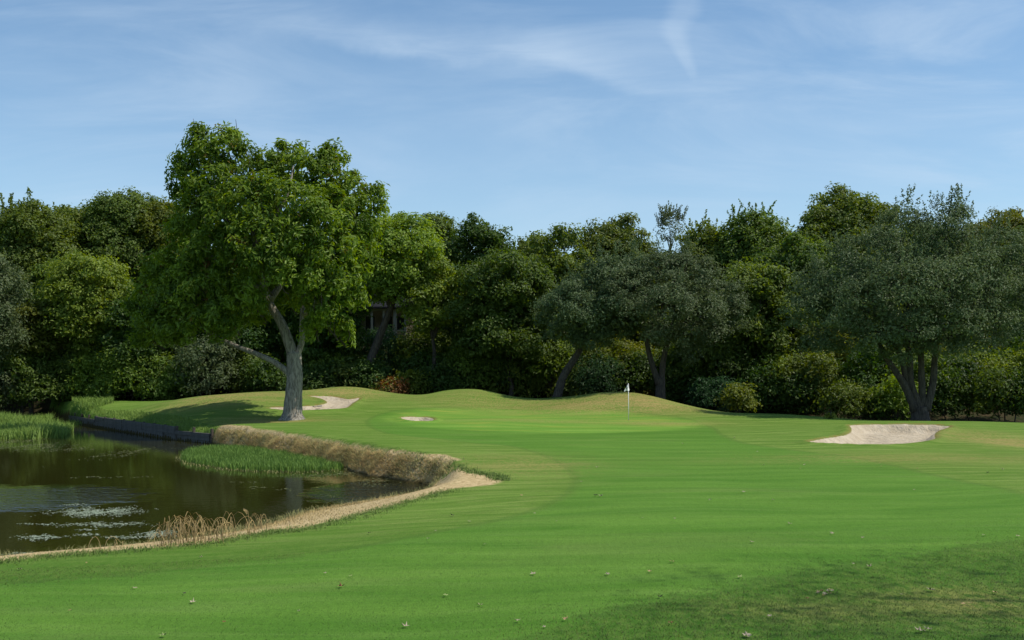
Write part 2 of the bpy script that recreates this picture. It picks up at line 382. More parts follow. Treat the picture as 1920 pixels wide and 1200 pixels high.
nz = t.math('ADD', t.math('ADD', t.math('MULTIPLY', fine, 1.1), .22), t.math('MULTIPLY', t.noise(t.mapping(pos, scale=(1, .5, 1)), 22.0, 3, .7), .45))
c2 = t.new('ShaderNodeMix', {0: 1.0}, data_type='RGBA', blend_type='MULTIPLY'); t.l.new(c, c2.inputs[6])
t.l.new(t.new('ShaderNodeCombineColor', {0: nz, 1: nz, 2: nz}).outputs[0], c2.inputs[7]); c = c2.outputs[2]
# dry bank and bare strip
dm = t.mix(t.ramp(t.noise(pos, 7.0, 5, .7), .35, .65), (.31, .225, .105), (.54, .42, .23))
dm = t.mix(t.math('MULTIPLY', t.ramp(t.noise(pos, 2.4, 4, .7), .56, .7), .5), dm, (.15, .17, .05))
c = t.mix(t.ramp(t.math('ADD', t.math('ADD', A('dirt'), edge), t.math('MULTIPLY', edge2, .35)), -.1, .2), c, dm)
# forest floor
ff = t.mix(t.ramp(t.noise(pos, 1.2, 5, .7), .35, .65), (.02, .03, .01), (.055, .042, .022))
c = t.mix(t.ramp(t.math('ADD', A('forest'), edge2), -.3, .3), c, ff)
# pond bed
c = t.mix(t.ramp(A('pond'), -.12, .05), c, (.05, .04, .015))
# sand
sn = t.mix(t.ramp(t.noise(t.mapping(pos, scale=(.6, 1, 1)), 1.6, 5, .7), .3, .7), (.35, .29, .205), (.47, .405, .305))
sn = t.mix(t.math('MULTIPLY', t.ramp(t.noise(pos, 9.0, 4, .7), .6, .75), .5), sn, (.27, .215, .15))
sa = t.math('ADD', A('sand'), t.math('MULTIPLY', edge, .35))
c = t.mix(t.math('MULTIPLY', t.math('MULTIPLY', t.ramp(sa, -.35, -.02), t.ramp(t.noise(pos, 3.0, 3, .6), .3, .6)), .7), c, (.20, .13, .05))
c = t.mix(t.ramp(sa, -.03, .03), c, sn)
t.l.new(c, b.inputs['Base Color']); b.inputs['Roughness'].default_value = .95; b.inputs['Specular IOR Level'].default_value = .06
hgt = t.math('ADD', t.math('MULTIPLY', fine, .5), t.math('MULTIPLY', mid, .8))
bp = t.new('ShaderNodeBump', {'Height': hgt, 'Strength': .5, 'Distance': .03})
sbn = t.noise(t.mapping(pos, scale=(1, .6, 1)), 2.6, 4, .6)
bp = t.new('ShaderNodeBump', {'Height': sbn, 'Strength': t.math('MULTIPLY', t.ramp(sa, -.03, .1), 1.0), 'Distance': .22, 'Normal': bp.outputs[0]}); t.l.new(bp.outputs[0], b.inputs['Normal'])
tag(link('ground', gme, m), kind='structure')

# ------------------------------------------------------------------ water
m, t, b = material('water_mat')
pos = t.new('ShaderNodeNewGeometry').outputs['Position']
b.inputs['Base Color'].default_value = (.024, .024, .005, 1); b.inputs['Roughness'].default_value = .02; b.inputs['IOR'].default_value = 1.333
sp = t.new('ShaderNodeSeparateXYZ', {0: pos})
def ell(cx, cy, rx, ry):
    a = t.math('POWER', t.math('DIVIDE', t.math('SUBTRACT', sp.outputs[0], cx), rx), 2.0)
    q = t.math('POWER', t.math('DIVIDE', t.math('SUBTRACT', sp.outputs[1], cy), ry), 2.0)
    return t.math('SUBTRACT', 1.0, t.ramp(t.math('ADD', t.math('ADD', a, q), t.math('MULTIPLY', t.math('SUBTRACT', t.noise(pos, .9, 3, .6), .5), 1.6)), .1, 1.7))
e1 = wpt(745, 922); e2 = wpt(30, 934)
rip = t.math('MAXIMUM', t.math('MULTIPLY', ell(e1[0], e1[1], 2.4, 3.0), 2.2), t.math('MULTIPLY', ell(e2[0] - 1, e2[1], 4.2, 3.2), .5))
hi = t.noise(t.mapping(pos, scale=(1.3, .45, 1)), 5.0, 3, .6)
lo = t.noise(t.mapping(pos, scale=(.5, 1.3, 1)), 2.0, 2, .5)
st = t.math('ADD', t.math('MULTIPLY', rip, 1.5), .02)
h = t.math('MULTIPLY', t.math('ADD', hi, t.math('MULTIPLY', lo, .8)), st)
bp = t.new('ShaderNodeBump', {'Height': h, 'Strength': 1.0, 'Distance': .16}); t.l.new(bp.outputs[0], b.inputs['Normal'])
mb = MB(); mb.poly([(-60, 14, WATER), (0, 14, WATER), (0, 100, WATER), (-60, 100, WATER)])
tag(mb.build('pond_water', m), kind='structure')

# ------------------------------------------------------------------ foliage
def leaf_mat(name, c1, c2, dead=None, deadf=.02, trans=.42, spec=.35):
    m, t, b = material(name)
    g = t.new('ShaderNodeNewGeometry'); r = g.outputs['Random Per Island']; pos = g.outputs['Position']
    oi = t.new('ShaderNodeObjectInfo')
    n = t.noise(pos, .55, 3, .6)
    f = t.math('ADD', t.math('MULTIPLY', r, .5), t.math('MULTIPLY', t.ramp(n, .3, .7), .5))
    c = t.mix(f, c1, c2)
    if dead:
        n3 = t.noise(pos, .8, 2, .5)
        c = t.mix(t.math('MULTIPLY', t.ramp(t.math('ADD', n3, t.math('MULTIPLY', r, .15)), .74 - deadf, .80 - deadf), .8), c, dead)
    hs = t.new('ShaderNodeHueSaturation', {'Hue': t.new('ShaderNodeMapRange', {0: oi.outputs['Random'], 3: .487, 4: .513}).outputs[0],
               'Value': t.new('ShaderNodeMapRange', {0: t.math('FRACT', t.math('MULTIPLY', oi.outputs['Random'], 7.3)), 3: .85, 4: 1.15}).outputs[0], 'Color': c})
    c = hs.outputs[0]
    t.l.new(c, b.inputs['Base Color']); b.inputs['Roughness'].default_value = .55; b.inputs['Specular IOR Level'].default_value = spec
    tr = t.new('ShaderNodeBsdfTranslucent'); 
    cc = t.new('ShaderNodeHueSaturation', {'Hue': .485, 'Saturation': 1.15, 'Value': 1.5, 'Color': c}); t.l.new(cc.outputs[0], tr.inputs[0])
    mx = t.new('ShaderNodeMixShader', {0: trans, 1: b.outputs[0], 2: tr.outputs[0]})
    t.l.new(mx.outputs[0], t.n['Material Output'].inputs[0])
    return m
LM = dict(
    pecan=leaf_mat('pecan_leaves', (.044, .092, .006), (.235, .320, .030), (.16, .06, .02), -.03),
    oak=leaf_mat('oak_leaves', (.050, .092, .012), (.165, .225, .036), None),
    live=leaf_mat('live_oak_leaves', (.054, .092, .034), (.135, .188, .078), None, trans=.3, spec=.25),
    pale=leaf_mat('pale_leaves', (.075, .135, .014), (.225, .310, .040), None),
    dark=leaf_mat('dark_leaves', (.026, .066, .010), (.088, .150, .022), None),
    olive=leaf_mat('olive_leaves', (.062, .100, .012), (.190, .220, .026), None),
    grey=leaf_mat('grey_leaves', (.055, .085, .030), (.130, .165, .070), None),
    yellow=leaf_mat('yellow_leaves', (0.131, 0.189, 0.022), (0.275, 0.319, 0.043), None),
    blue=leaf_mat('blue_leaves', (.026, .070, .022), (.060, .125, .048), None),
    red=leaf_mat('red_leaves', (0.174, 0.080, 0.022), (0.348, 0.131, 0.043), (0.145, 0.189, 0.029), .2),
)
def bark_mat(name, c1, c2):
    m, t, b = material(name); o = t.new('ShaderNodeTexCoord').outputs['Object']
    v_ = t.noise(t.mapping(o, scale=(7, 7, 1.3)), 1.6, 5, .7); n2_ = t.noise(o, 1.1, 3, .6)
    c = t.mix(t.ramp(v_, .35, .65), c1, c2); c = t.mix(t.math('MULTIPLY', n2_, .3), c, c1)
    t.l.new(c, b.inputs['Base Color']); b.inputs['Roughness'].default_value = .9
    bp = t.new('ShaderNodeBump', {'Height': v_, 'Strength': .9, 'Distance': .08}); t.l.new(bp.outputs[0], b.inputs['Normal'])
    return m
BARK = bark_mat('grey_bark', (.12, .105, .08), (.38, .345, .285)); DBARK = bark_mat('dark_bark', (.03, .024, .018), (.10, .082, .06))

def norm(a): return a / np.maximum(np.linalg.norm(a, axis=1, keepdims=True), 1e-6)
def leaf_mesh(name, C, N, L, asp=.45, droop=.35):
    n = len(C); T = rng.normal(size=(n, 3)); T[:, 2] -= droop
    N = norm(N); T = norm(T - (T * N).sum(1, keepdims=True) * N); B = np.cross(N, T)
    l = (L * rng.uniform(.7, 1.3, n))[:, None]; w_ = l * asp
    f = N * l * .12
    V_ = np.stack([C - T * l * .5 - f, C + B * w_ * .5, C + T * l * .5 - f, C - B * w_ * .5], 1).reshape(-1, 3)
    return mesh_np(name, V_, np.arange(4 * n).reshape(n, 4))
def crown_points(lobes, dens, cr=.8, per=70, flat=.6, low=-.5, fill=7.0):
    """lobes (c, r3): clumps over the lobes' shells, leaves in each clump"""
    Cs, Ns, Ss = [], [], []
    LC = np.array([l[0] for l in lobes]); LR = np.array([l[1] for l in lobes])
    for c, r in lobes:
        c = np.array(c); r = np.array(r); area = (r[0] * r[2] + r[0] * r[1]) * .5 * 4 * math.pi
        nc = max(5, int(area * dens))
        D = norm(rng.normal(size=(nc * 2, 3))); D = D[D[:, 2] > low + rng.uniform(-.3, .2, len(D))]
        D = D[~((D[:, 1] > .35) & (rng.random(len(D)) < .45))][:nc]
        P = c + D * r * rng.uniform(.72, 1.06, (len(D), 1))
        q = (((P[:, None] - LC[None]) / LR[None]) ** 2).sum(2).min(1)
        P, D = P[q > .42], D[q > .42]
        if not len(P): continue
        k = rng.poisson(per, len(P)); I = np.repeat(np.arange(len(P)), k)
        sz = rng.uniform(.55, 1.25, len(P))[I][:, None] * cr
        O = np.clip(rng.normal(size=(len(I), 3)) * .5, -.85, .85); O[:, 2] *= flat; O[:, 2] -= .25 * (O[:, 0] ** 2 + O[:, 1] ** 2)
        Cs.append(P[I] + O * sz)
        Ns.append(D[I] * .45 + norm(O) * .5 + rng.normal(size=(len(I), 3)) * .42 + np.array([0, 0, .5]))
        Ss.append(np.ones(len(I)))
        kf = int(area * fill); Df = norm(rng.normal(size=(kf, 3)))          # inner foliage that closes the crown
        Cs.append(c + Df * r * rng.uniform(.45, .88, (kf, 1))); Ns.append(Df + rng.normal(size=(kf, 3)) * .5); Ss.append(np.full(kf, 1.7))
    return np.vstack(Cs), np.vstack(Ns), np.concatenate(Ss)
def auto_lobes(cx, cy, z0, z1, Rx, Ry, n, lr=.42, shape='dome'):
    cz = (z0 + z1) / 2; Rz = (z1 - z0) / 2; out = [((cx, cy, cz), (Rx * .62, Ry * .62, Rz * .62))]
    ga = math.pi * (3 - math.sqrt(5)); off = random.uniform(0, 6)
    for i in range(n):
        zz = 1 - 1.75 * (i + .5) / n; rr = math.sqrt(max(0, 1 - zz * zz)); zz = math.copysign(abs(zz) ** .7, zz); a = off + i * ga
        k = random.uniform(.85, 1.1); s = lr * random.uniform(.75, 1.2)
        ax = (1 - s) * k
        out.append(((cx + Rx * ax * rr * math.cos(a), cy + Ry * ax * rr * math.sin(a), cz + Rz * ax * zz),
                    (Rx * s * 1.05, Ry * s * 1.05, min(Rx * s * .9, Rz * s * 1.1))))
    return out
def make_tree(px, top, hw, bot, Y, kind, label, name='tree', cat='tree', leaf=.3, asp=.5, n=14, lr=.42, dens=.5, per=60, cr=.8, group=None, trunk_r=.22, bark=None,
              lean=0, base=None, flat=.6, lobes=None, twigs=0, stems=1, fill=6.0, spread=.25, fork=0):
    top = top - .03 * (bot - top); x = (px - 960) * Y / FPX; Rx = hw * Y / FPX; z1 = CAMZ - (top - HOR) * Y / FPX; z0 = CAMZ - (bot - HOR) * Y / FPX
    bx = ((base if base is not None else px) - 960) * Y / FPX
    gz = float(ground_z(np.array([bx]), np.array([Y]))[0])
    root = empty(name, (bx, Y, gz), label, cat, group)
    off = np.array([bx, Y, gz])
    if lobes is None: lobes = auto_lobes(x, Y, z0, z1, Rx, min(Rx * .9, 5.5), n, lr)
    C, N, S = crown_points(lobes, dens, cr, per, flat, fill=fill)
    if twigs:
        tops = sorted(lobes[1:], key=lambda l: -l[0][2] - l[1][2])[:max(3, len(lobes) // 2)]
        tc_, tn_ = [], []
        for _ in range(twigs):
            l = random.choice(tops); a = random.uniform(0, 6.28); q = random.uniform(0, .8)
            p = np.array(l[0]) + np.array([math.cos(a) * q, math.sin(a) * q, math.sqrt(1 - q * q)]) * np.array(l[1]) * .95
            dv = np.array([math.cos(a) * q * .6 + random.uniform(-.3, .3), math.sin(a) * q * .6, 1.0]); ln = random.uniform(.5, 1.5)
            k = int(ln * 22); s_ = np.linspace(0, 1, k)[:, None]
            tc_.append(p + dv * s_ * ln + rng.normal(size=(k, 3)) * .1 * (1.2 - s_)); tn_.append(rng.normal(size=(k, 3)))
        C = np.vstack([C] + tc_); N = np.vstack([N] + tn_); S = np.concatenate([S, np.ones(len(C) - len(S))])
    gg = ground_z(C[:, 0], C[:, 1]); k = C[:, 2] > gg + .05; C, N, S = C[k], N[k], S[k]
    link('crown' if cat == 'tree' else 'foliage', leaf_mesh('crown', C - off, N, leaf * S, asp), LM[kind], root)
    mb = MB(); cz = (z0 + z1) / 2
    zf = z0 + (z1 - z0) * .18
    if fork:
        P_ = spline([np.array([0, 0, -.3]), np.array([.02, 0, fork * .5]), np.array([0, 0, fork])], 4); mb.tube(P_, list(np.linspace(trunk_r * 1.25 * stems ** .45, trunk_r * stems ** .42, len(P_))), 14, .12)
    for s_ in range(stems):
        j = (s_ - (stems - 1) / 2) * Rx * spread
        p0 = np.array([(s_ - (stems - 1) / 2) * trunk_r * 1.2, 0, -.3]); p3 = np.array([x - bx + j * 1.3, random.uniform(-.5, .5), max(zf - gz, .5)])
        if fork: p0 = np.array([(s_ - (stems - 1) / 2) * trunk_r * .7, ((s_ % 2) - .5) * trunk_r * .6, fork * .75])
        p1 = p0 * .65 + p3 * .35 + np.array([random.uniform(-.25, .25), 0, .1]); p2 = p0 * .3 + p3 * .7 + np.array([random.uniform(-.3, .3), 0, .1])
        pts = spline([p0, p1, p2, p3], 4); rr = [trunk_r * (1.25 if i == 0 else 1.05 - .5 * i / len(pts)) for i in range(len(pts))]
        mb.tube(pts, rr, 9, .12)
        for l in lobes[s_::stems][:9]:
            e = np.array(l[0]) - off; md = p3 * .5 + e * .5 + np.array([0, 0, -.3])
            st_ = p3 * .75 + p2 * .25
            pt = spline([st_, md, e + np.array([0, 0, l[1][2] * .5])], 4); q = trunk_r * .42
            mb.tube(pt, [q * (1 - .85 * i / (len(pt) - 1)) for i in range(len(pt))], 6)
    mb.build('trunk' if cat == 'tree' else 'stem', bark or DBARK, root, True)
    return root

# ---- the great pecan tree
def pecan():
    Y0 = 66.0; g = at(549, 786, Y0); gz = float(ground_z(np.array([g[0]]), np.array([Y0]))[0])
    root = empty('pecan_tree', (g[0], Y0, gz), 'tall spreading pecan tree with a pale grey forked trunk beside the left bunker', 'tree')
    off = np.array([g[0], Y0, gz])
    W = lambda px, py, dy=0: np.array(at(px, py, Y0 + dy)) - off
    mb = MB()
    tr = spline([W(549, 789), W(549, 778), W(549, 755), W(551, 725), W(553, 700), W(552, 680), W(551, 660)], 4)
    n = len(tr); rad = list(np.interp(np.arange(n) / (n - 1), [0, .08, .2, .5, .8, 1], [.98, .78, .60, .50, .46, .44]))
    mb.tube(tr, rad, 18, .10)
    mb.build('trunk', BARK, root, True)
    def branch(pts, r0, r1, par=root, nm='branch'):
        P = spline(pts, 5); k = len(P); m_ = MB(); m_.tube(P, [r0 + (r1 - r0) * (i / (k - 1)) ** .8 for i in range(k)], 10, .06)
        return m_.build(nm, BARK, par, True)
    branch([W(552, 672), W(541, 640), W(528, 608), W(512, 580), W(500, 556), W(492, 530), W(482, 480), W(470, 420), W(455, 360)], .38, .1)
    branch([W(556, 668), W(566, 640), W(566, 605), W(569, 560), W(580, 500), W(590, 430), W(600, 360)], .22, .07)
    branch([W(545, 702), W(533, 692), W(512, 678), W(480, 663), W(440, 648), W(400, 628), W(370, 610), W(330, 580), W(290, 560)], .23, .07)
    branch([W(497, 545), W(480, 536), W(455, 533), W(435, 522), W(415, 500), W(390, 470), W(365, 420)], .15, .05)
    branch([W(505, 565, 0), W(535, 520, 1), W(560, 480, 2), W(610, 440, 2), W(660, 400, 2)], .24, .05)
    branch([W(569, 590), W(600, 560, -1), W(625, 520, -1.5), W(655, 480, -1.5)], .18, .04)
    branch([W(484, 490), W(440, 440, -1), W(410, 380, -1), W(395, 300, -.5)], .22, .04)
    branch([W(480, 470), W(510, 420, -2), W(540, 360, -2.5), W(550, 310, -2)], .2, .04)
    # crown lobes: photo x, y, radius in pixels, offset in depth
    L = [(395, 285, 45, 0), (360, 310, 40, .5), (430, 275, 36, -.5), (350, 352, 36, 1), (400, 340, 50, -1), (455, 320, 44, 0), (432, 255, 24, 0), (380, 250, 18, 0),
         (520, 310, 46, .5), (570, 315, 50, -.5), (620, 320, 46, 0), (530, 285, 24, 0), (622, 292, 24, 0), (660, 360, 40, .5), (690, 385, 32, 0), (700, 360, 18, 0), (665, 410, 42, -.8),
         (480, 380, 60, -2.6), (540, 390, 62, -3.2), (600, 400, 58, -2.8), (430, 400, 50, -2.2), (380, 410, 50, -.6), (350, 440, 42, 0),
         (560, 370, 80, 1.5), (440, 400, 80, 1.8), (490, 450, 58, -3.4), (560, 460, 52, -3.6), (620, 470, 56, -2.8), (660, 470, 44, -.5), (640, 520, 46, -2.2), (655, 560, 36, -1), (610, 560, 40, -2.8), (600, 520, 46, -3.2),
         (625, 590, 32, -1.6), (590, 610, 26, -1.8), (640, 620, 20, -.5), (400, 470, 52, -2.2), (350, 500, 50, -1.2), (310, 500, 40, .6), (440, 500, 42, -2.8), (375, 545, 50, -2.2),
         (320, 555, 50, -.6), (280, 560, 40, .6), (272, 600, 28, 0), (305, 610, 38, -1.2), (350, 600, 42, -2), (400, 590, 38, -2.6), (430, 560, 34, -2.6), (270, 630, 22, -.4), (262, 568, 20, .5),
         (480, 590, 30, 2.4), (520, 560, 40, 3), (460, 540, 46, 2.8), (560, 540, 44, 2.6), (600, 480, 60, 3), (400, 520, 60, 2.8), (500, 470, 70, 3.4), (500, 500, 42, -4.0), (540, 505, 38, -4.0), (465, 550, 28, -3.6), (420, 610, 26, -2.6), (330, 600, 36, 2.2), (400, 610, 30, 2), (620, 420, 60, 3)]
    s = Y0 / FPX; lobes = []
    for px, py, r, dy in L:
        lobes.append((tuple(at(px, py, Y0 + dy)), (r * s, r * s * 1.05, r * s * .88)))
    C, N, S = crown_points(lobes, .66, .60, 78, .85, -.75, fill=3.0)
    link('crown', leaf_mesh('crown', C - off, N, .31 * S, .40, 1.0), LM['pecan'], root)
    m_ = MB()
    for l in lobes:
        for q in range(3):
            e = np.array(l[0]) - off + rng.normal(size=3) * l[1][0] * .35; s0 = e * .93 + np.array([.3, .5, -.3]) 
            m_.tube(spline([s0, (s0 + e) / 2 + rng.normal(size=3) * .15, e + np.array([0, -.2, .5])], 3), list(np.linspace(.05, .012, 7)), 4)
    m_.build('twigs', DBARK, root)['kind'] = 'stuff'
    return root
pecan()

T = make_tree
# ---- the two live oaks on the mound and the big one at the right
def px_lobes(L, Y0):
    s = Y0 / FPX; return [(tuple(at(px, py, Y0 + dy)), (r * s * 1.1, r * s * 1.0, r * s * .85)) for px, py, r, dy in L]
T(1235, 462, 150, 650, 79, 'live', 'rounded grey-green live oak with a twin trunk on the mound behind the flag', 'live_oak_tree', leaf=.19, asp=.5, cr=.75, per=95, dens=.8, fill=4, trunk_r=.24, base=1238, stems=2, spread=.22, fork=1.9,
  lobes=px_lobes([(1235, 520, 58, 0), (1180, 545, 50, -1), (1290, 520, 56, 0), (1345, 560, 48, .5), (1360, 600, 34, 0), (1310, 580, 50, -1.8), (1250, 570, 55, -2.4), (1190, 590, 46, -2), (1240, 500, 36, 0),
                  (1150, 600, 40, -.5), (1330, 630, 30, -.8), (1290, 630, 34, -1.4), (1230, 625, 34, -1.8), (1270, 540, 60, 2), (1200, 560, 50, 2), (1370, 570, 24, 0), (1285, 492, 26, 0), (1150, 560, 34, 1), (1300, 665, 22, -.5)], 79), twigs=50)
T(1100, 480, 110, 660, 80, 'live', 'grey-green live oak with a single dark leaning trunk on the mound left of the flag', 'live_oak_tree', leaf=.19, asp=.5, cr=.75, per=95, dens=.85, trunk_r=.33, base=1042, twigs=40,
  lobes=px_lobes([(1110, 540, 46, 0), (1150, 520, 40, -.5), (1070, 560, 42, -.5), (1045, 600, 34, 0), (1100, 590, 46, -1.8), (1140, 575, 40, -2), (1060, 625, 30, -.8), (1110, 635, 34, -1), (1150, 620, 30, -1), (1120, 500, 26, 0), (1190, 500, 30, .5), (1090, 560, 50, 1.8), (1035, 570, 22, 0)], 80))
T(1700, 372, 220, 690, 69, 'live', 'big grey-green live oak with many dark stems behind the right bunker', 'live_oak_tree', leaf=.19, asp=.45, cr=.75, per=85, dens=.8, fill=4, trunk_r=.25, base=1725, stems=5, spread=.10, fork=1.0, twigs=150,
  lobes=px_lobes([(1700, 450, 60, 0), (1760, 440, 50, 0), (1640, 480, 60, 0), (1580, 520, 56, 0), (1530, 540, 44, .5), (1510, 590, 40, 0), (1560, 590, 50, -1.5), (1620, 560, 56, -2.2), (1690, 540, 62, -2.8), (1760, 530, 60, -2.6),
                  (1830, 520, 56, -1.6), (1820, 450, 46, .5), (1870, 470, 50, .3), (1890, 540, 50, 0), (1850, 590, 46, -1.2), (1790, 600, 50, -2.2), (1720, 610, 50, -2.6), (1650, 620, 48, -2.2), (1590, 640, 40, -1), (1540, 640, 34, 0),
                  (1760, 650, 34, -1.4), (1830, 640, 36, -1), (1890, 620, 40, 0), (1690, 660, 30, -1.4), (1680, 520, 80, 2), (1790, 520, 70, 2), (1600, 570, 60, 1.8), (1940, 560, 44, 0), (1930, 500, 40, .5), (1780, 410, 26, 0), (1700, 410, 30, 0), (1800, 400, 20, 0)], 69))
# ---- trees beyond the lawn, left to right
TR = [  # px top hw bot Y kind label kwargs
 (-10, 445, 62, 735, 84, 'grey', 'pale grey-green drooping tree at the left edge of the wood', dict(cr=.7, flat=1.0, leaf=.22)),
 (55, 368, 95, 600, 98, 'oak', 'light green tree with bare twigs at its top, above the left bank reeds', dict(cr=.9, twigs=60)),
 (135, 366, 62, 560, 103, 'olive', 'olive-brown tree top between two taller green trees at the far left', {}),
 (232, 338, 96, 600, 103, 'oak', 'dark green flat-topped tree, highest in the wood left of the pecan', dict(n=18)),
 (298, 345, 74, 600, 103, 'olive', 'yellow-olive tree top directly left of the pecan crown', {}),
 (165, 470, 95, 680, 89, 'pale', 'mid-height green tree with layered boughs in the left wood', dict(flat=.35, cr=1.1)),
 (60, 560, 62, 690, 88, 'olive', 'small feathery olive tree low behind the left bank reeds', dict(flat=.4)),
 (110, 470, 60, 640, 96, 'oak', 'dark leafy tree below the olive-brown tree top on the left', {}),
 (212, 548, 34, 625, 90, 'yellow', 'small bright yellow-green tree among dark trees left of the pecan', dict(n=8)),
 (168, 604, 40, 700, 89, 'yellow', 'low yellow-green sapling just below the bright small tree on the left', dict(n=8, flat=.4)),
 (270, 540, 80, 720, 88, 'dark', 'dark tree behind the low left boughs of the pecan', {}),
 (430, 480, 90, 720, 90, 'dark', 'dark tree seen beneath the pecan crown, left of its trunk', {}),
 (600, 470, 90, 720, 92, 'dark', 'dark tree seen beneath the pecan crown, right of its trunk', {}),
 (738, 392, 100, 606, 90, 'pale', 'bright green tree with a dark forked trunk in front of the porch', dict(base=672, trunk_r=.42, n=18, asp=.55)),
 (810, 455, 62, 670, 89, 'pale', 'pale green rounded crown right of the bright green tree', dict(n=12)),
 (818, 394, 48, 520, 104, 'oak', 'mid-green tree top just left of the tall centre tree', {}),
 (905, 383, 72, 660, 94, 'dark', 'tall dark green tree with a notched top in the centre of the wood', dict(n=14, lr=.36)),
 (955, 455, 112, 725, 88, 'oak', 'broad lumpy oak left of the live oaks, reaching low to the shrubs', dict(n=22, lr=.34)),
 (1000, 424, 58, 640, 97, 'oak', 'rounded oak top filling the dip between the tall centre tree and the lumpy oak', dict(n=14)),
 (1050, 418, 84, 690, 91, 'oak', 'lumpy oak crown rising behind the leaning live oak', dict(n=18, lr=.34)),
 (1152, 394, 98, 690, 94, 'oak', 'round-headed oak above the gap between the two mound live oaks', dict(n=20, lr=.34)),
 (1258, 398, 30, 470, 108, 'grey', 'thin airy tree top poking above the wood behind the flag', dict(n=7, dens=.16, per=22, twigs=70, fill=.6, leaf=.2, trunk_r=.1)),
 (1322, 418, 62, 580, 104, 'olive', 'yellowish olive tree behind the twin-trunk live oak', dict(twigs=30)),
 (1412, 388, 78, 600, 102, 'oak', 'olive-green oak with spiky sprays at its top, left of the highest oak', dict(twigs=50, n=18)),
 (1420, 470, 92, 730, 86, 'oak', 'dense oak with lighter leaf clumps right of the twin-trunk live oak', dict(n=18, lr=.34)),
 (1590, 345, 122, 680, 93, 'oak', 'highest broad-domed oak on the right half of the wood', dict(n=26, lr=.3)),
 (1500, 420, 90, 700, 89, 'oak', 'oak shoulder between the highest oak and the dense oak', dict(n=18, lr=.34)),
 (1740, 400, 80, 620, 96, 'oak', 'dark oak mostly hidden behind the big right live oak', {}),
 (1870, 375, 80, 640, 92, 'olive', 'dark olive tree top at the upper right, behind the big live oak', {}),
 (1960, 380, 80, 700, 84, 'oak', 'dark tree cut by the right edge of the picture', {}),
 (1490, 560, 60, 730, 86, 'oak', 'dark understory oak between the twin-trunk live oak and the big right one', dict(n=12)),
 (1340, 610, 60, 720, 86, 'oak', 'leafy sapling lit at its tips right of the twin trunk', dict(n=10)),
]
for px, top, hw, bot, Y, kind, lab, kw in TR:
    a = dict(leaf=.28, asp=.55, n=16, dens=.9, per=46, cr=.8); a.update(kw)
    T(px, top, hw, bot, Y, kind, lab, 'woodland_tree', group='trees of the wood beyond the green', **a)
T(960 + FPX * 17.5 / 10.5, -1900, 7.2 * FPX / 10.5, -900, 10.5, 'oak', 'unseen thin-leaved oak added outside the picture to shade the lower right corner of the lawn', 'added_shade_tree', leaf=.13, n=14, dens=.22, per=45, cr=1.1, trunk_r=.3, fill=.6)  # unseen tree, added only to darken the near right corner of the lawn
# back rank that closes the wood
for i, px in enumerate(range(-120, 2080, 115)):
    top = np.interp(px, [-120, 130, 250, 330, 700, 900, 1000, 1150, 1300, 1600, 1750, 2080], [420, 400, 375, 380, 440, 430, 470, 440, 450, 385, 420, 410]) + random.uniform(0, 15)
    T(px, top, 90, 700, 110 + (i % 2) * 3, 'dark', 'HIND', 'woodland_tree', group='hindmost trees of the wood', leaf=.42, asp=.6, n=12, dens=.45, per=30, cr=1.2, trunk_r=.25, fill=4)
# tall undergrowth on the rising bank behind the shrubs
for i, px in enumerate(range(-90, 2060, 72)):
    T(px + random.uniform(-15, 15), (600 if not 640 < px < 780 else 652) + random.uniform(-25, 20), 52, 728, 97 + (i % 2) * 3, ('dark', 'oak', 'dark', 'olive')[i % 4], 'BUSH', 'woodland_bush', 'shrub',
      group='undergrowth on the bank inside the wood', leaf=.34, asp=.55, n=8, lr=.46, dens=.5, per=32, cr=1.0, trunk_r=.06, fill=4)
for i, px in enumerate(range(-60, 2040, 84)):
    Yb = float(np.interp(px, [0, 700, 1300, 1600, 2000], [93, 91, 87, 81, 79]))
    T(px + random.uniform(-20, 20), (640 if not 640 < px < 780 else 668) + random.uniform(-30, 25), 60, 775 if px > 1300 else 748, Yb, ('dark', 'oak', 'dark', 'pale', 'oak')[i % 5], 'BUSH', 'woodland_bush', 'shrub',
      group='undergrowth on the bank inside the wood', leaf=.28, asp=.5, n=8, lr=.48, dens=.7, per=36, cr=.95, trunk_r=.06, fill=4)
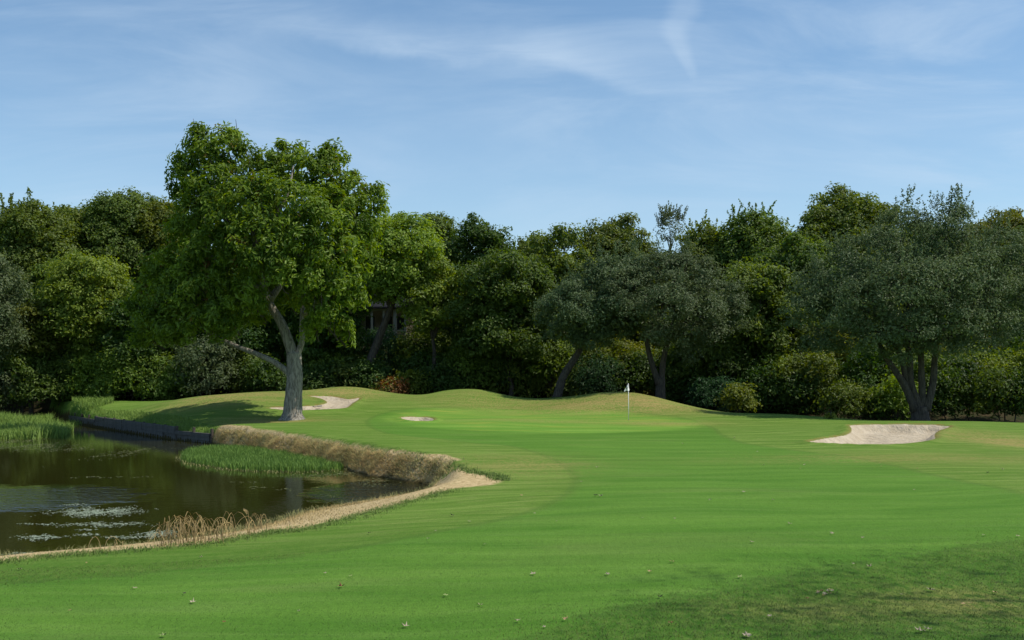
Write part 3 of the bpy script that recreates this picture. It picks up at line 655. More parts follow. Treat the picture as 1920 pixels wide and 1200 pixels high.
# understory shrubs
SH = [
 (-30, 700, 60, 770, 84, 'grey', 'grey shrub at the far left edge above the reeds'),
 (110, 655, 60, 758, 87, 'oak', 'shady mid-green shrub behind the pond inlet'),
 (40, 660, 60, 762, 85, 'oak', 'mid-green shrub behind the left bank reeds'),
 (185, 665, 48, 757, 86, 'pale', 'mid-green shrub beside the pond inlet, right of the shady one'),
 (250, 640, 60, 755, 85, 'pale', 'broad-leaved light green shrub left of the grassy mound'),
 (320, 660, 44, 755, 84, 'oak', 'mid-green shrub between two light shrubs left of the pecan'),
 (385, 625, 52, 750, 84, 'grey', 'pale rounded shrub under the long left bough of the pecan'),
 (460, 665, 42, 745, 86, 'oak', 'mid-green shrub close to the left of the pecan trunk'),
 (505, 690, 34, 742, 84, 'dark', 'low dark shrub just left of the pecan trunk'),
 (600, 680, 50, 740, 87, 'dark', 'dark shrub right of the pecan trunk, above the left bunker'),
 (660, 690, 44, 740, 87, 'oak', 'dull green shrub below the stone wall'),
 (716, 625, 46, 735, 92, 'blue', 'blue-green shrub just under the porch'),
 (690, 700, 34, 742, 86, 'dark', 'low dark shrub left of the red shrub'),
 (740, 712, 22, 745, 84, 'red', 'small shrub turning red behind the lawn, centre left'),
 (768, 713, 24, 746, 84.4, 'olive', 'small yellow-green shrub touching the red shrub'),
 (800, 625, 52, 740, 91, 'oak', 'tall shrub right of the porch'),
 (828, 690, 40, 745, 86, 'dark', 'dark shrub right of the red and yellow shrubs'),
 (893, 655, 52, 745, 87, 'pale', 'fresh green shrub behind the middle mound'),
 (958, 668, 46, 750, 87, 'oak', 'coarse shrub right of the fresh green one'),
 (1010, 660, 40, 752, 88, 'oak', 'shrub with long leaves left of the leaning trunk'),
 (1090, 690, 40, 750, 85, 'oak', 'low shrub between the leaning trunk and the fern-like shrub'),
 (1118, 685, 38, 748, 84, 'blue', 'blue-green fern-like shrub behind the mound left of the flag'),
 (1168, 645, 58, 745, 88, 'olive', 'layered yellow-green shrub directly behind the flag'),
 (1290, 690, 46, 765, 85, 'dark', 'dark shrub right of the twin trunk'),
 (1345, 705, 44, 775, 81, 'blue', 'dark blue-green shrub at the foot of the right mound slope'),
 (1385, 738, 26, 777, 78, 'olive', 'small bright-tipped shrub where the right mound ends'),
 (1435, 700, 46, 782, 81, 'dark', 'deep shade shrub right of the bright-tipped one'),
 (1500, 700, 46, 785, 80, 'dark', 'deep shade shrub left of the olive shrub'),
 (1560, 640, 46, 720, 84, 'olive', 'hanging yellow-green foliage above the olive shrub'),
 (1587, 722, 34, 788, 76, 'oak', 'rounded olive shrub left of the right bunker'),
 (1640, 650, 44, 730, 82, 'olive', 'layered yellow-green shrub left of the many-stemmed live oak'),
 (1682, 715, 34, 790, 75, 'pale', 'rounded fresh shrub at the left foot of the many-stemmed live oak'),
 (1640, 740, 30, 790, 77, 'dark', 'dark low shrub between the olive and fresh shrubs'),
 (1770, 690, 40, 792, 76, 'dark', 'shrub at the right foot of the many-stemmed live oak'),
 (1815, 650, 50, 795, 80, 'pale', 'tall light shrub right of the many-stemmed live oak'),
 (1870, 700, 46, 796, 75, 'oak', 'mid-green shrub near the right edge of the picture'),
 (1900, 640, 50, 760, 84, 'pale', 'tall shrub behind the one near the right edge'),
 (1945, 690, 40, 798, 74, 'dark', 'dark shrub cut by the right edge'),
 (1730, 640, 60, 760, 86, 'olive', 'yellow-green shrub seen between the stems of the right live oak'),
 (560, 620, 60, 730, 93, 'dark', 'dark tall shrub directly behind the pecan trunk'),
 (480, 610, 60, 720, 94, 'oak', 'tall shrub seen over the long left bough of the pecan'),
 (1240, 620, 60, 740, 92, 'dark', 'tall dark shrub behind the twin trunk'),
 (1060, 620, 60, 740, 93, 'dark', 'tall dark shrub behind the leaning trunk'),
 (1400, 620, 70, 760, 90, 'dark', 'tall dark shrub in the deep shade right of centre'),
 (880, 600, 60, 720, 95, 'dark', 'tall dark shrub behind the fresh green one'),
 (1520, 620, 60, 760, 88, 'dark', 'tall dark shrub in the deep shade left of the big live oak'),
]
for px, top, hw, bot, Y, kind, lab in SH:
    T(px, top - 14 + random.uniform(-14, 14), hw * 1.3, bot + 10, Y + 2.5, kind, lab, 'woodland_shrub', 'shrub', leaf=.26 if kind != 'blue' else .3, asp=.5 if kind != 'blue' else .3, n=9, lr=.5, dens=.8, per=38, cr=.85, trunk_r=.06, fill=4, group='shrubs along the edge of the wood')
T(1556, 775, 11, 786, 66.5, 'yellow', 'tiny bright green clump on the lawn edge left of the right bunker', 'low_plant', 'plant', leaf=.14, n=4, dens=2, per=30, cr=.2, trunk_r=.02)

# labels of the undergrowth and the hindmost rank: named by what they stand behind
def behind(o, rows, lead, used):
    sx_ = 960 + FPX * (o.location.x / o.location.y); order = sorted(rows, key=lambda r: abs(r[0] - sx_))
    for word in ('directly behind the', 'a little left of and behind the', 'a little right of and behind the', 'deep in shade behind the'):
        for r in order[:3]:
            if word.startswith('a little left') and sx_ > r[0] or word.startswith('a little right') and sx_ < r[0]: continue
            l = ' '.join((lead + ' ' + word + ' ' + r[6].replace(',', '')).split()[:16])
            while l.split()[-1] in ('the', 'a', 'of', 'and', 'at', 'in', 'right', 'left', 'above', 'two', 'its', 'to', 'with', 'among', 'between', 'behind', 'dark', 'just', 'below', 'under', 'than', 'directly', 'over', 'small', 'by', 'light', 'long', 'many-stemmed', 'mound', 'one', 'yellow'): l = ' '.join(l.split()[:-1])
            if l not in used: used.add(l); return l
    return lead + ' in deep shade inside the wood'
used = set()
for o in [o for o in bpy.data.objects if o.get('label') in ('BUSH', 'HIND')]:
    o['label'] = behind(o, SH, 'shaded bush', used) if o['label'] == 'BUSH' else behind(o, TR, 'hindmost dark tree', used)

# ------------------------------------------------------------------ grass blades (stuff)
def blade_mat(name, c1, c2, trans=.3, soft=0.0):
    m, t, b = material(name); g = t.new('ShaderNodeNewGeometry')
    n = t.noise(g.outputs['Position'], 1.1, 3, .6)
    f = t.math('ADD', t.math('MULTIPLY', g.outputs['Random Per Island'], .55), t.math('MULTIPLY', t.ramp(n, .3, .7), .45))
    c = t.mix(f, c1, c2); t.l.new(c, b.inputs['Base Color']); b.inputs['Roughness'].default_value = .6; b.inputs['Specular IOR Level'].default_value = .25
    tr = t.new('ShaderNodeBsdfTranslucent'); t.l.new(c, tr.inputs[0])
    if soft:      # blades this small shade like the sward they make up
        nv_ = t.new('ShaderNodeVectorMath', {0: g.outputs['Normal']}, operation='SCALE'); nv_.inputs['Scale'].default_value = 1 - soft
        nn_ = t.new('ShaderNodeVectorMath', {0: nv_.outputs[0], 1: (0, 0, soft)}, operation='ADD')
        nn_ = t.new('ShaderNodeVectorMath', {0: nn_.outputs[0]}, operation='NORMALIZE'); t.l.new(nn_.outputs[0], b.inputs['Normal'])
    mx = t.new('ShaderNodeMixShader', {0: trans, 1: b.outputs[0], 2: tr.outputs[0]}); t.l.new(mx.outputs[0], t.n['Material Output'].inputs[0])
    return m
def blades(name, P, H, W, mat, label, bend=.35, cat='grass', curl=0.0, lean=(0, 0)):
    n = len(P); a = rng.uniform(0, 2 * math.pi, n); d = np.stack([np.cos(a), np.sin(a), np.zeros(n)], 1)
    b2 = rng.uniform(0, 2 * math.pi, n); s = np.stack([np.cos(b2) + lean[0], np.sin(b2) + lean[1], np.zeros(n)], 1)
    h = (H * rng.uniform(.5, 1.2, n))[:, None]; w_ = np.asarray(W).reshape(-1, 1) * .5; k = (bend * rng.uniform(.2, 1.3, n))[:, None]
    up = np.array([0, 0, 1.0])
    p1 = P + up * h * .55 + s * h * k * .3; p2 = P + up * h * (1 - .35 * k - curl) + s * h * k
    V_ = np.stack([P - d * w_, P + d * w_, p1 + d * w_ * .8, p1 - d * w_ * .8, p2], 1).reshape(-1, 3)
    i = np.arange(n)[:, None] * 5
    F = np.vstack([i + np.array([[0, 1, 2]]), i + np.array([[0, 2, 3]]), i + np.array([[3, 2, 4]])])
    o = link(name, mesh_np(name, V_, F), mat); return tag(o, label, cat, kind='stuff')
def scatter(poly, n, test=None):
    poly = np.asarray(poly); lo, hi = poly.min(0), poly.max(0); out = []; tot = 0
    while tot < n:
        p = rng.uniform(lo, hi, (n * 2, 2)); p = p[sdist(poly, p[:, 0], p[:, 1]) > 0]
        if test is not None: p = p[test(p)]
        out.append(p); tot += len(p)
        if len(out) > 400: break
    p = np.vstack(out)[:n]
    return np.column_stack([p, ground_z(p[:, 0], p[:, 1])])
straw = blade_mat('straw_mat', (.34, .24, .095), (.74, .58, .27), .42, .7); 
strawg = blade_mat('straw_green_mat', (.13, .16, .045), (.50, .46, .20), .42, .7)
reedg = blade_mat('reed_green_mat', (.085, .17, .025), (.19, .31, .06)); bankg = blade_mat('bank_green_mat', (.085, .165, .022), (.23, .33, .06), .35, .3)
# dry bank between lawn and pond
bank = np.array([ground_at(*p)[:2] for p in [(945, 901), (925, 894), (880, 884), (840, 867), (800, 856), (740, 845), (640, 828), (560, 817), (480, 809), (425, 801)]] + [wpt(398, 832)] + dry[::-3] + [wpt(822, 913)])
bbx = np.array([(-17.5, 28.5), (1, 28.5), (1, 60), (-17.5, 60)])
P = scatter(bbx, 34000, lambda p: (sdist(pond, p[:, 0], p[:, 1]) < -.03) & ((ddry(p[:, 0], p[:, 1]) < .7 + .3 * rng.random(len(p))) | (sdist(bank, p[:, 0], p[:, 1]) > 0)))
slopef = sstep(-P[:, 2], .02, .35)
P = P[rng.random(len(P)) < .25 + .75 * slopef]; slopef = sstep(-P[:, 2], .02, .35)
def lumps(x, y, f=1.0):
    return .5 + .5 * np.sin(f * (2.3 * x + 1.7 * np.sin(1.1 * y * f + x))) * np.sin(f * (1.9 * y + 2.1 * np.sin(1.3 * x * f)))
lum = lumps(P[:, 0], P[:, 1], 1.3) * .6 + lumps(P[:, 0] + 9, P[:, 1], 3.1) * .4
P = P[rng.random(len(P)) < .35 + .9 * lum]; slopef = sstep(-P[:, 2], .02, .35); lum = lumps(P[:, 0], P[:, 1], 1.3) * .6 + lumps(P[:, 0] + 9, P[:, 1], 3.1) * .4
kp = (P[:, 2] < -.07 - .10 * rng.random(len(P))) | (rng.random(len(P)) < .18); P, slopef, lum = P[kp], slopef[kp], lum[kp]
slopef = slopef * (.35 + 1.1 * lum) + .45 * lum * np.exp(-(((P[:, 0] + 1.9) / .9) ** 2 + ((P[:, 1] - 33.8) / 2.6) ** 2))
kk = rng.random(len(P)) < .9 - .5 * lumps(P[:, 0] + 4, P[:, 1] + 2, .9)
blades('bank_straw', P[kk], .03 + .13 * slopef[kk], .016, straw, 'dry straw-coloured grass covering the steep pond bank', 1.1, lean=(-.9, -.5))
blades('bank_mixed_grass', P[~kk], .05 + .17 * slopef[~kk], .016, strawg, 'half-green tufts among the straw on the steep pond bank', 1.0, lean=(-.7, -.4))
# near bank strip of straw
nearb = [wpt(*p) for p in [(818, 914), (800, 922), (680, 946), (560, 966), (500, 986), (400, 1009), (280, 1027), (150, 1041), (0, 1053), (-100, 1062)]] 
nearg = [tuple(ground_at(*p)[:2]) for p in [(-100, 1062), (0, 1054), (120, 1043), (250, 1033), (400, 1018), (500, 999), (560, 994), (640, 976), (700, 959), (780, 936), (850, 919)]]
nb = np.array(nearb + nearg)
P = scatter(nb, 16000)
fr = sstep(-sdist(pond, P[:, 0], P[:, 1]), 0, 2.2)
P = P[rng.random(len(P)) > fr * .75]; fr = sstep(-sdist(pond, P[:, 0], P[:, 1]), 0, 2.2)
hx_ = .045 + .09 * np.exp(-((P[:, 0] + 4.6) / 1.6) ** 2)
blades('shore_straw', P, hx_ * (1 - .6 * fr), .012, straw, 'short dry straw along the near shore of the pond', .7)
# green water grass island
isl = smooth_poly(np.array([wpt(*p) for p in [(338, 858), (360, 846), (420, 842), (500, 846), (580, 856), (640, 868), (655, 878), (600, 884), (520, 884), (440, 881), (380, 872), (345, 866)]]), 3)
P = scatter(isl, 26000, lambda p: rng.random(len(p)) < .3 + .7 * sstep(sdist(isl, p[:, 0], p[:, 1]), 0, .8)); P[:, 2] = WATER - .02
blades('water_grass', P, .34, .03, reedg, 'bright green grass growing in the pond in front of the dry bank', .3)
P = scatter(isl, 3000); P[:, 1] -= .9 * rng.random(len(P)); P[:, 2] = WATER - .01
blades('water_grass_fringe', P, .10, .03, strawg, 'dull matted fringe along the front of the water grass', 1.2)
# reeds on the left bank
lb = np.array([wpt(*p) for p in [(140, 808), (118, 820), (60, 823), (0, 824), (-120, 828)]] + [(-44, 66), (-46, 78), (-44, 86), (-37, 86), (-34.6, 80)])
P = scatter(lb, 34000); 
P[:, 2] = np.maximum(P[:, 2], WATER - .02)
hh = .7 + .5 * np.sin(P[:, 0] * .9 + 2) * np.sin(P[:, 1] * .7) * .6
blades('bank_reeds', P, hh, .045, bankg, 'tall green reeds and grass covering the left bank of the pond', .55)
# ragged turf where mown grass meets the bare strips
def along_line(pts, n, sp_):
    L_ = spline([np.array(p) for p in pts], 8); q = rng.random(n) * (len(L_) - 1.001); i = q.astype(int); f_ = (q - i)[:, None]
    p = L_[i] * (1 - f_) + L_[i + 1] * f_ + rng.normal(size=(n, 2)) * sp_
    k_ = lumps(p[:, 0], p[:, 1], 1.9) * .6 + lumps(p[:, 1], p[:, 0], 4.0) * .4 > rng.random(n) * .9
    p = p[k_ & (sdist(pond, p[:, 0], p[:, 1]) < 0)]
    return np.column_stack([p, ground_z(p[:, 0], p[:, 1])])
edgeg = blade_mat('edge_grass_mat', (.075, .155, .018), (.17, .24, .05), .2, .7)
P = along_line(nearg, 15000, .22); blades('shore_edge_grass', P, .06, .010, edgeg, 'ragged green turf edge along the bare near shore strip', 1.0)
P = along_line([p[:2] for p in (ground_at(*q) for q in [(945, 901), (925, 893), (880, 883), (840, 867), (800, 855), (740, 844), (640, 827), (560, 816), (480, 808), (430, 800)])], 9000, .18)
blades('bank_edge_grass', P, .09, .016, edgeg, 'ragged green turf edge along the top of the dry bank', 1.0)
P = along_line(nearb[::-1], 5000, .25); P[:, 2] = np.maximum(P[:, 2], WATER - .02)
blades('waterline_weeds', P, .22, .014, strawg, 'sparse half-green weeds at the near waterline', .8)
# greenery spilling over the timber wall
wp = np.array(wallp); 
over = np.array([tuple(p) for p in wallp] + [tuple(q + np.array([.4, 1.0]) * (1.8 if i < 3 else 1.0)) for i, q in list(enumerate(wp))[::-1]])
P = scatter(over + np.array([.25, .1]), 7000, lambda p: (p[:, 0] < -17.5))
blades('wall_top_grass', P, .28, .03, bankg, 'uncut green grass spilling over the top of the timber pond wall', .8)
P = scatter(np.array([(-34.5, 82), (-32, 80), (-31, 83), (-33, 88), (-36, 90)]), 3500)
blades('inlet_grass', P, .5, .04, bankg, 'long bright grass at the head of the inlet above the timber wall', .6)
# lawn blades in the foreground
tri = np.array([(-7, 10.5), (8, 10.5), (14, 21), (-9, 17.5)])
P = scatter(tri, 105000, lambda p: rng.random(len(p)) < (13 / np.maximum(p[:, 1], 10)) ** 2)
sf = sdist(fair, P[:, 0], P[:, 1]); sdt = sdist(dirt, P[:, 0], P[:, 1]); P = P[(sdt < 0)]; sf = sf[sdt < 0]
fwm = blade_mat('fairway_blade_mat', (.052, .137, .014), (.108, .211, .031), .12, .85); rom = blade_mat('rough_blade_mat', (.055, .115, .012), (.135, .185, .036), .12, .8)
kf = sf + rng.normal(size=len(P)) * .45 > 0
blades('fairway_grass', P[kf][::2], .016, .006, fwm, 'closely mown bright grass of the fairway foreground', .8)
blades('rough_grass', P[~kf], .028, .006, rom, 'longer mottled rough grass at the lower right and beside the pond', 1.0)

# ------------------------------------------------------------------ timber wall of the pond
wall = empty('pond_wall', (wallp[0][0], wallp[0][1], WATER), 'dark weathered timber wall holding the far pond bank', 'retaining wall')
wo_ = np.array([wallp[0][0], wallp[0][1], WATER])
tim = simple('weathered_timber', (.085, .08, .072), .9, .35, 3.0, .6)
post_m = simple('post_timber', (.06, .05, .04), .9, .3, 5.0, .5)
shared = {}
acc = 0
for i in range(len(wallp) - 1):
    a, c_ = np.array(wallp[i]), np.array(wallp[i + 1]); L_ = np.linalg.norm(c_ - a); ang = math.atan2(*(c_ - a)[::-1]); k = max(1, round(L_ / 2.4)); sl_ = L_ / k
    for j in range(k):
        mid_ = a + (c_ - a) * (j + .5) / k
        nrows = 3 if i == 0 and j < 2 else 4
        nrows = 3 if i >= 3 else nrows
        for r in range(nrows):
            key = round(sl_, 1)
            if key not in shared:
                mb = MB().box((0, 0, 0), (sl_ - .04, .16, .205)); me = bpy.data.meshes.new('plank'); me.from_pydata(mb.v, [], mb.f); me.materials.append(tim); shared[key] = me
            o = link('plank', shared[key], None, wall)
            jx = random.uniform(-.025, .025)
            o.location = Vector((mid_[0] + jx * math.sin(ang), mid_[1] - jx * math.cos(ang) - .02 * r, WATER + .03 + .215 * r)) - Vector(wo_)
            o.rotation_euler = (random.uniform(-.05, .05), random.uniform(-.012, .012), ang)
        e = a + (c_ - a) * j / k
        ps = MB().box((e[0] - .12 * math.sin(ang) * -1 - wo_[0], e[1] - .14 - wo_[1], .34), (.15, .15, 1.0), ang, .92)
        ps.build('post', post_m, wall, bevel=.01)

# ------------------------------------------------------------------ dry arching reeds on the near shore
def arch_reeds(px0, px1, py, n, label, hmax, mat):
    gs = [ground_at(px0 + (px1 - px0) * q, py(q), ground_z) for q in np.linspace(0, 1, 8)]
    o0 = gs[3]; mb = MB()
    for _ in range(n):
        q = random.random() * 7; i = int(min(q, 6.999)); g = gs[i] * (1 - (q - i)) + gs[i + 1] * (q - i); g = g + np.array([random.uniform(-.1, .1), random.uniform(-.3, .9), 0])
        g[2] = float(ground_z(np.array([g[0]]), np.array([g[1]]))[0]); g = g - o0
        h_ = random.uniform(.25, 1) * hmax; a = random.uniform(0, 6.28); sp_ = random.uniform(.3, 1.1) * h_; dx, dy = math.cos(a) * sp_, math.sin(a) * sp_
        pts = spline([g, g + np.array([dx * .15, dy * .15, h_ * .6]), g + np.array([dx * .5, dy * .5, h_ * .95]), g + np.array([dx * .9, dy * .9, h_ * .75]), g + np.array([dx * 1.15, dy * 1.15, h_ * random.uniform(.1, .5)])], 2)
        r = random.uniform(.004, .008); mb.tube(pts, list(np.linspace(r, r * .5, len(pts))), 3)
    ob = mb.build('dry_reeds', mat); ob.location = tuple(o0); return tag(ob, label, 'reeds')
arch_reeds(298, 418, lambda q: 1024 - 8 * q, 105, 'clump of bleached arching dead reeds leaning over the near shore', .55, straw)
arch_reeds(462, 482, lambda q: 1000, 22, 'small tuft of bent dead reeds where the near shore widens', .4, straw)
arch_reeds(186, 194, lambda q: 1036, 5, 'few thin pale stems at the water edge on the lower left', .3, straw)
g = G(466, 1000); mb = MB(); mb.tube([(0, 0, 0), (.01, 0, .25), (-.01, 0, .45)], [.005, .004, .003], 4)
for k in range(9): mb.poly([(-.01, 0, .4 + k * .008), (-.05 - .008 * k, .01 * (k % 3), .38 + k * .012), (-.045 - .008 * k, .02, .40 + k * .014)])
o = mb.build('seed_stalk', straw); o.location = tuple(g); tag(o, 'single thin stalk with a feathery seed head over the dark water', 'plant')

# ------------------------------------------------------------------ floating weed
m, t, b = material('weed_mat'); gg_ = t.new('ShaderNodeNewGeometry')
t.l.new(t.mix(gg_.outputs['Random Per Island'], (.15, .20, .11), (.34, .38, .28)), b.inputs['Base Color']); b.inputs['Roughness'].default_value = .5
m2, t, b = material('algae_mat'); gg_ = t.new('ShaderNodeNewGeometry')
t.l.new(t.mix(gg_.outputs['Random Per Island'], (.06, .075, .02), (.17, .18, .06)), b.inputs['Base Color']); b.inputs['Roughness'].default_value = .6
def weed(rows, name, mat, label, sz, dens):
    Cs = []
    for px, py, hwx, hwy in rows:
        x0, y0 = wpt(px - hwx, py); x1, _ = wpt(px + hwx, py); ya = wpt(px, py + hwy)[1]; yb = wpt(px, py - hwy)[1]
        area = (x1 - x0) * (yb - ya) * .8; n = int(area * dens)
        p = rng.normal(size=(n, 2)) * .42; th = np.sin(p[:, 0] * 7 + py) * .25; p[:, 1] += th
        nn = np.sin(p[:, 0] * 13 + py * .7) * np.sin(p[:, 1] * 6 + px) + rng.normal(size=n) * .35
        p = p[(nn > -.25) & (np.abs(p[:, 0]) < 1.2)]
        Cs.append(np.column_stack([(x0 + x1) / 2 + p[:, 0] * (x1 - x0) / 2, (ya + yb) / 2 + p[:, 1] * (yb - ya) / 2]))
    C = np.vstack(Cs); C = C[sdist(pond, C[:, 0], C[:, 1]) > .02]; n = len(C); K = 6
    a = np.linspace(0, 2 * math.pi, K, endpoint=False)[None] + rng.uniform(0, 6, (n, 1)); r = (rng.uniform(.5, 1.2, n) * sz)[:, None] * rng.uniform(.7, 1.2, (n, K))
    V_ = np.stack([C[:, :1] + r * np.cos(a), C[:, 1:] + r * np.sin(a) * .8, WATER + .004 + rng.uniform(0, .01, (n, 1)) + rng.uniform(0, .008, (n, K))], -1).reshape(-1, 3)
    o = link(name, mesh_np(name, V_, np.arange(n * K).reshape(n, K)), mat); tag(o, label, 'water plants', kind='stuff')
weed([(180, 960, 95, 9), (200, 962, 60, 7), (195, 984, 90, 5), (150, 963, 30, 4), (80, 1007, 60, 4), (75, 1011, 25, 5), (230, 1008, 50, 3), (290, 1003, 46, 8), (60, 1038, 40, 2.5), (165, 1003, 25, 3), (160, 994, 20, 2),
      (85, 984, 25, 2), (50, 983, 20, 1.5), (140, 947, 25, 2), (300, 1000, 30, 6), (30, 1040, 26, 2)], 'floating_weed', m, 'pale grey-green weed floating in broken rafts on the dark pond', .028, 420)
weed([(60, 838, 90, 8), (130, 843, 55, 5), (20, 828, 60, 5), (270, 895, 20, 2), (180, 895, 70, 2), (235, 850, 50, 12), (480, 915, 30, 3), (530, 918, 25, 3), (640, 888, 60, 4), (700, 902, 50, 3), (720, 898, 40, 2), (630, 930, 18, 2), (600, 892, 80, 3), (460, 905, 30, 2)],
     'pond_algae', m2, 'scattered dull algae and leaf specks on the pond surface', .05, 34)

# ------------------------------------------------------------------ flagstick
g = G(1178.5, 788); fl_ = empty('flagstick', tuple(g), 'white flagstick with a limp white flag standing on the green', 'golf flag')
white = simple('white_paint', (.75, .75, .72), .5, .03); dk = simple('black_print', (.04, .04, .05), .6, .05)
FH = 2.24
MB().tube([(0, 0, 0), (0, 0, .8), (-.01, 0, FH)], [.022, .02, .017], 8).build('pole', white, fl_, True)
MB().tube([(0, 0, .0), (0, 0, .004)], [.054, .054], 14).build('cup', dk, fl_)
# limp flag: folded cloth hanging from the top towards the left
nu, nv = 14, 14; vs = []
for i in range(nu):
    for j in range(nv):
        a, c_ = i / (nu - 1), j / (nv - 1)     # a out from pole, c down
        x = -.02 - a * (.10 + .17 * c_ ** .8) + .08 * c_ * (1 - a); z = FH - .02 - c_ * (.40 + .02 * math.sin(5 * a)) - a * (.17 * (1 - c_ * .5)) - .02 * math.sin(9 * a)
        y = .05 * math.sin(a * 10 + c_ * 2) * (.3 + c_)
        vs.append((x, y, z))
fc = [(i * nv + j, i * nv + j + 1, (i + 1) * nv + j + 1, (i + 1) * nv + j) for i in range(nu - 1) for j in range(nv - 1)]
me = mesh_np('flag', vs, np.array(fc), True); fo = link('flag', me, white, fl_)
sd_ = fo.modifiers.new('thick', 'SOLIDIFY'); sd_.thickness = .006
# emblem: small dark ring print
mb = MB(); K = 16
for k in range(K):
    a, c_ = 2 * math.pi * k / K, 2 * math.pi * (k + 1) / K
    if 3 < k < 6: continue
    mb.poly([(-.12 + r_ * math.cos(q), -.085, FH - .27 + r_ * 1.1 * math.sin(q)) for r_, q in ((.035, a), (.062, a), (.062, c_), (.035, c_))])
mb.build('emblem', dk, fo)

# ------------------------------------------------------------------ bunker rake
g = G(590, 765); rk = empty('bunker_rake', tuple(g + np.array([0, 0, .05])), 'bunker rake lying on the sand of the left bunker beside the trunk', 'rake')
rm = simple('rake_grey', (.12, .12, .12), .5, .1)
MB().tube([(-.75, .3, .05), (0, 0, .03), (.35, -.12, .04)], [.018, .018, .02], 8).build('handle', rm, rk, True)
hd = MB().tube([(.25, -.38, .06), (.45, .12, .06)], [.03, .03], 8).build('rake_head', rm, rk)
for k in range(9):
    q = k / 8; MB().tube([(.25 + .2 * q, -.38 + .5 * q, .05), (.27 + .2 * q, -.39 + .5 * q, -.03)], [.008, .004], 4).build('tine', rm, hd)

# ------------------------------------------------------------------ porch house on the bank
hx, hy = (712 - 960) * 101 / FPX, 101.0
hz = CAMZ - (643 - HOR) * hy / FPX
ho = empty('porch_house', (hx, hy, hz), 'dark-roofed house with a pale-posted porch half hidden behind the wood', 'house')
tan = simple('tan_siding', (.34, .29, .21), .8, .1, 2); roofm = simple('slate_roof', (.022, .023, .027), .95, .25, 3, .4, .05); cream = simple('cream_paint', (.36, .34, .27), .6, .06)
glassm, t, b = material('dark_glass'); b.inputs['Base Color'].default_value = (.02, .03, .035, 1); b.inputs['Roughness'].default_value = .08
deckm = simple('porch_deck', (.12, .10, .09), .8, .2)
def hb(nm, c_, s_, m_, par=ho, bev=0): return MB().box(c_, s_).build(nm, m_, par, bevel=bev)
hb('foundation', (0, 3, -1.1), (9, 8, 2.6), simple('foundation_stone', (.22, .19, .15), .9, .3, 4, .6))
hb('wall', (-1, 4.2, 1.75), (9, 5.4, 3.1), tan)
hb('deck', (.45, 0.1, .26), (5.1, 2.7, .12), deckm)
sc_ = hy / FPX
for px in (700, 722, 743, 762):
    hb('porch_post', ((px - 712) * sc_, -1.0, 1.66), (.2 if px != 743 else .32, .2, 2.64), cream, bev=.01)
hb('rail', (.95, -1.0, 1.15), (3.2, .06, .07), cream); hb('rail', (.95, -1.0, .5), (3.2, .06, .06), cream)
for k in range(20): hb('baluster', (-.55 + k * .158, -1.0, .82), (.03, .03, .6), deckm)
hb('beam', (.85, -1.0, 3.08), (4.0, .24, .2), cream)
# gable roof over porch and main roof
def roof(nm, x0, x1, y0, y1, ze, zr, ym):
    mb = MB(); th = .16
    for s_ in (0, 1):
        ya = y0 if s_ == 0 else y1
        mb.poly([(x0, ya, ze), (x1, ya, ze), (x1, ym, zr), (x0, ym, zr)]); mb.poly([(x0, ya, ze - th), (x0, ym, zr - th), (x1, ym, zr - th), (x1, ya, ze - th)])
        mb.poly([(x0, ya, ze - th), (x1, ya, ze - th), (x1, ya, ze), (x0, ya, ze)])
        for x in (x0, x1): mb.poly([(x, ya, ze - th), (x, ya, ze), (x, ym, zr), (x, ym, zr - th)])
    return mb.build(nm, roofm, ho)
roof('roof', -6, 4.2, -1.5, 7.4, 3.35, 5.8, 3.2)
for x in (-2.35, -1.1, .6, 1.8):
    f = hb('window', (x, 1.46, 1.9), (1.0, .08, 1.5), cream); hb('pane', (x, 1.41, 1.9), (.84, .03, 1.34), glassm, f)
# rubble retaining wall left of the porch
sw = empty('stone_wall', ((650 - 960) * .049, 98, 4.6), 'tan rubble stone wall below the porch house, right of the pecan trunk', 'wall')
stm = simple('tan_stone', (.36, .31, .23), .9, .25, 3, .5)
variants = []
for k in range(6):
    mb = MB().box((0, 0, 0), (.62, .45, .27), 0, .93, .03); me = bpy.data.meshes.new('stone'); me.from_pydata(mb.v, [], mb.f); me.materials.append(stm); variants.append(me)
for r in range(6):
    x = -3.2 + random.uniform(0, .3)
    while x < 3.0:
        o = link('stone', random.choice(variants), None, sw); s_ = random.uniform(.75, 1.25); o.scale = (s_, 1, random.uniform(.92, 1.05))
        o.location = (x + .31 * s_, random.uniform(-.05, .05), -.2 + r * .285); x += .62 * s_ + .02

# ------------------------------------------------------------------ fallen leaves on the lawn
lfm = {k: simple('fallen_leaf_' + k, c_, .7, .25, 20) for k, c_ in dict(pale=(.33, .28, .19), brown=(.20, .09, .04), tan=(.36, .24, .12), dark=(.035, .028, .02), green=(.28, .33, .12)).items()}
def leaf_shape(size, curl, mat, seed):
    r_ = random.Random(seed); n = 15; vs = [(0, 0, .012)]; 
    for k in range(n):
        a = 2 * math.pi * k / n; lob = (1.0 if k % 3 == 0 else (.55 if k % 3 == 1 else .62)) * r_.uniform(.8, 1.1); rr = size * .5 * lob
        vs.append((rr * math.cos(a), rr * math.sin(a) * .85, .008 + curl * (lob - .4) * size * r_.uniform(.2, 1)))
    fc_ = [(0, 1 + k, 1 + (k + 1) % n) for k in range(n)]
    me = bpy.data.meshes.new('fallen_leaf'); me.from_pydata(vs, [], fc_)
    me.materials.append(mat); return me
